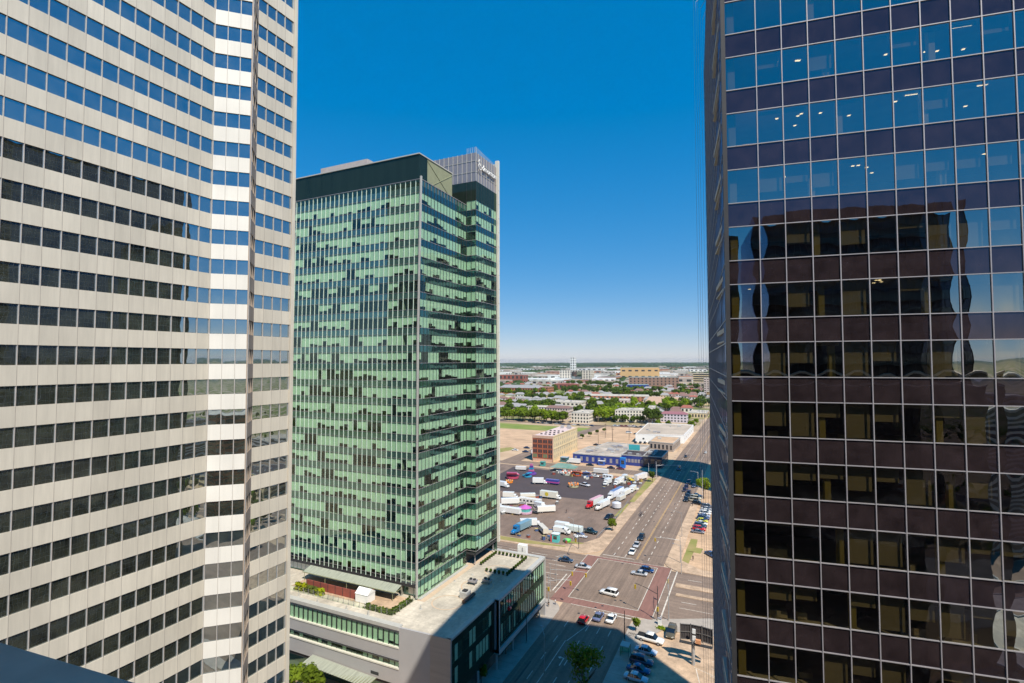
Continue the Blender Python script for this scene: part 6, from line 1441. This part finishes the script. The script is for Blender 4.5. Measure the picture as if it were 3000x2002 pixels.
# kiosk, bike rack, corner plants, signs
kk = thing('bus_shelter', 'small pale glass shelter on the shaded pavement beside the black lamp post', 'shelter', (21.6, -22.5, 0)); b = MB(); b.box(20.6, 22.6, -23.6, -21.4, 2.3, 2.45); b.build('roof', M['roof_cap'], kk)
b = MB(); b.box(20.6, 20.66, -23.6, -21.4, .1, 2.3); b.box(20.6, 22.6, -21.46, -21.4, .1, 2.3); b.build('glass_panel', M['gglass'], kk); b = MB(); [b.tube((x, y, .1), (x, y, 2.3), .05, k=5) for x in (20.65, 22.55) for y in (-23.55, -21.45)]; b.build('post', M['dark_steel'], kk)
br = thing('bicycle_rack', 'dark looped bicycle rack beside the small round tree', 'bicycle rack', (21.8, -14.2, .13)); b = MB()
for k in range(6):
    prev = None
    for j in range(9):
        a = R(j*22.5); q = (20.7+k*.45+.18*math.cos(a), -14.2, .6+.45*math.sin(a)); 
        if prev: b.tube(prev, q, .05, k=5)
        prev = q
b.build('rack', M['dark_steel'], br)
wc = thing('signal_cabinet', 'white control cabinet on the grass tuft at the near right corner', 'cabinet', (26.6, -5.4, .13)); b = MB(); b.box(26.2, 27.0, -5.7, -5.1, .13, 1.7); b.build('cabinet', M['white'], wc); b = MB(); b.box(26.1, 27.1, -5.8, -5.0, 1.7, 1.8); b.build('lid', M['alu'], wc)
gv = MB(); r_ = random.Random(8)
for _ in range(160):
    x, y = 27.3+r_.gauss(0, .5), -7.3+r_.gauss(0, .4); s_ = .16; q = Matrix.Rotation(r_.uniform(0, 6.3), 3, 'Z') @ Matrix.Rotation(r_.uniform(.4, 1.6), 3, 'X'); gv.quad(*[Vector((x, y, .35))+q @ Vector(w_) for w_ in ((-s_, -s_, 0), (s_, -s_, 0), (s_, s_, 0), (-s_, s_, 0))])
tag(gv.build('shrub', M['leaf_lime']), 'yellow green tuft of plants at the foot of the near right signal pole', 'shrub')
wb = thing('roof_access_box', 'small white cabin standing behind the far edge of the podium roof', 'cabin', (-9, -11.5, 0)); b = MB(); b.box(-10.4, -7.9, -12.4, -11.0, 0, 17.3); b.build('wall', M['white'], wb); b = MB(); b.box(-9.1, -8.7, -12.45, -12.4, 15.7, 16.7); b.build('door', M['grey_panel'], wb)
fn = thing('lot_fence', 'low pale barrier rail along the edge of the fairground lot', 'fence', (-5, 60, 0)); b = MB()
for (a, c_) in (((-6, 52), (-5.2, 84)), ((-5.2, 84), (-6.4, 108))): b.tube((a[0], a[1], .9), (c_[0], c_[1], .9), .05, k=5); b.tube((a[0], a[1], .5), (c_[0], c_[1], .5), .05, k=5)
b.build('rail', M['steel'], fn)
for k in range(20): p_ = MB(); y = 52+k*2.9; x = -6+min(1, (y-52)/32)*.8-(max(0, y-84)/24)*1.2; p_.box(x-.06, x+.06, y-.06, y+.06, 0, 1.0); p_.build('post', M['steel'], fn)

# ================================================================== PEOPLE
def person(label, e, n_, head, shirt, trousers, stride=.2):
    bm = bmesh.new(); J = {}; lay = bm.verts.layers.skin.verify()
    def v(k, x, y, z): J[k] = bm.verts.new((x, y, z))
    v('pel', 0, 0, .95); v('che', 0, .02, 1.30); v('neck', 0, .0, 1.50); v('hd', 0, .03, 1.66); v('top', 0, .02, 1.76)
    for s_, sx in (('l', -1), ('r', 1)):
        st = stride*sx; v('hip'+s_, .10*sx, 0, .90); v('kn'+s_, .11*sx, st*.6+.03, .50); v('an'+s_, .11*sx, st-.02, .09); v('toe'+s_, .12*sx, st+.16, .04)
        v('sh'+s_, .19*sx, 0, 1.42); v('el'+s_, .25*sx, -st*.4, 1.13); v('wr'+s_, .26*sx, -st*.9+.05, .88); v('ha'+s_, .26*sx, -st*.95+.08, .78)
    for a, b_ in (('pel', 'che'), ('che', 'neck'), ('neck', 'hd'), ('hd', 'top'), ('pel', 'hipl'), ('pel', 'hipr'), ('hipl', 'knl'), ('knl', 'anl'), ('anl', 'toel'), ('hipr', 'knr'), ('knr', 'anr'), ('anr', 'toer'), ('che', 'shl'), ('che', 'shr'), ('shl', 'ell'), ('ell', 'wrl'), ('wrl', 'hal'), ('shr', 'elr'), ('elr', 'wrr'), ('wrr', 'har')): bm.edges.new((J[a], J[b_]))
    rad = {'pel': .14, 'che': .15, 'neck': .06, 'hd': .10, 'top': .07, 'hip': .10, 'kn': .06, 'an': .045, 'toe': .04, 'sh': .07, 'el': .045, 'wr': .032, 'ha': .04}
    for k, q in J.items():
        key = k if k in rad else k[:-1]; q[lay].radius = (rad[key],)*2; q[lay].use_root = (k == 'pel')
    me = bpy.data.meshes.new('person'); bm.to_mesh(me); bm.free(); t_ = bpy.data.objects.new('tmp_person', me); C.objects.link(t_)
    t_.modifiers.new('s', 'SKIN'); t_.modifiers.new('u', 'SUBSURF').levels = 1; bpy.context.view_layer.update()
    m2 = bpy.data.meshes.new_from_object(t_.evaluated_get(bpy.context.evaluated_depsgraph_get())); bpy.data.objects.remove(t_)
    m2.materials.clear(); sk = mat('skin', (.45, .27, .19), .6) if 'skin' not in M else M['skin']; M['skin'] = sk
    for mm in (paint('cl_%s' % str(trousers), trousers, .9), paint('cl_%s' % str(shirt), shirt, .9), sk): m2.materials.append(mm)
    for p_ in m2.polygons: p_.material_index = 0 if p_.center.z < .98 and abs(p_.center.x) < .22 else (2 if p_.center.z > 1.5 or p_.center.z < 1.12 else 1)
    o = bpy.data.objects.new('person', m2); C.objects.link(o); tag(o, label, 'person')
    h_ = MB(); h_.loft([[(r_*math.cos(R(a)), .0+r_*math.sin(R(a)), z) for a in range(0, 360, 45)] for r_, z in ((.105, 1.66), (.115, 1.74), (.08, 1.82), (.02, 1.85))]); h_.build('hair', M['bark'], None).parent = o
    put(o, e, n_, head); return o
person('person in dark clothes walking alone across the middle of the lot', -27.5, 77.9, 150, (.02, .02, .03), (.03, .03, .04))
person('person in black standing right of the dark green pickup', -8.0, 55.9, 250, (.015, .015, .02), (.02, .02, .03), .05)
person('pedestrian in a dark shirt by the posts near the black utility vehicle', 22.6, 112, 180, (.02, .03, .05), (.02, .02, .03))
person('pedestrian in a white shirt on the near left corner island', -1.6, -6.4, 100, (.6, .6, .58), (.05, .06, .1))
person('pedestrian in dark clothes below the near left signal pole', -2.9, -8.3, 160, (.04, .04, .04), (.03, .03, .03))
person('pedestrian in black on the far right corner plaza', 29.8, 43.5, 180, (.02, .02, .02), (.02, .02, .02))

# ================================================================== AIR
hb = MB(); hb.box(-21900, 21900, -21900, 21900, -1.5, 134)
hz = hb.build('haze', M['white']); tag(hz, kind='stuff')
hm, hn, ho = new_mat('pale summer haze'); pv = N(hn, 'ShaderNodeVolumePrincipled'); pv.inputs['Density'].default_value = 3.0e-5; pv.inputs['Color'].default_value = (.80, .88, .95, 1); pv.inputs['Anisotropy'].default_value = .2
hn.links.new(pv.outputs[0], ho.inputs['Volume']); hz.data.materials.clear(); hz.data.materials.append(hm)
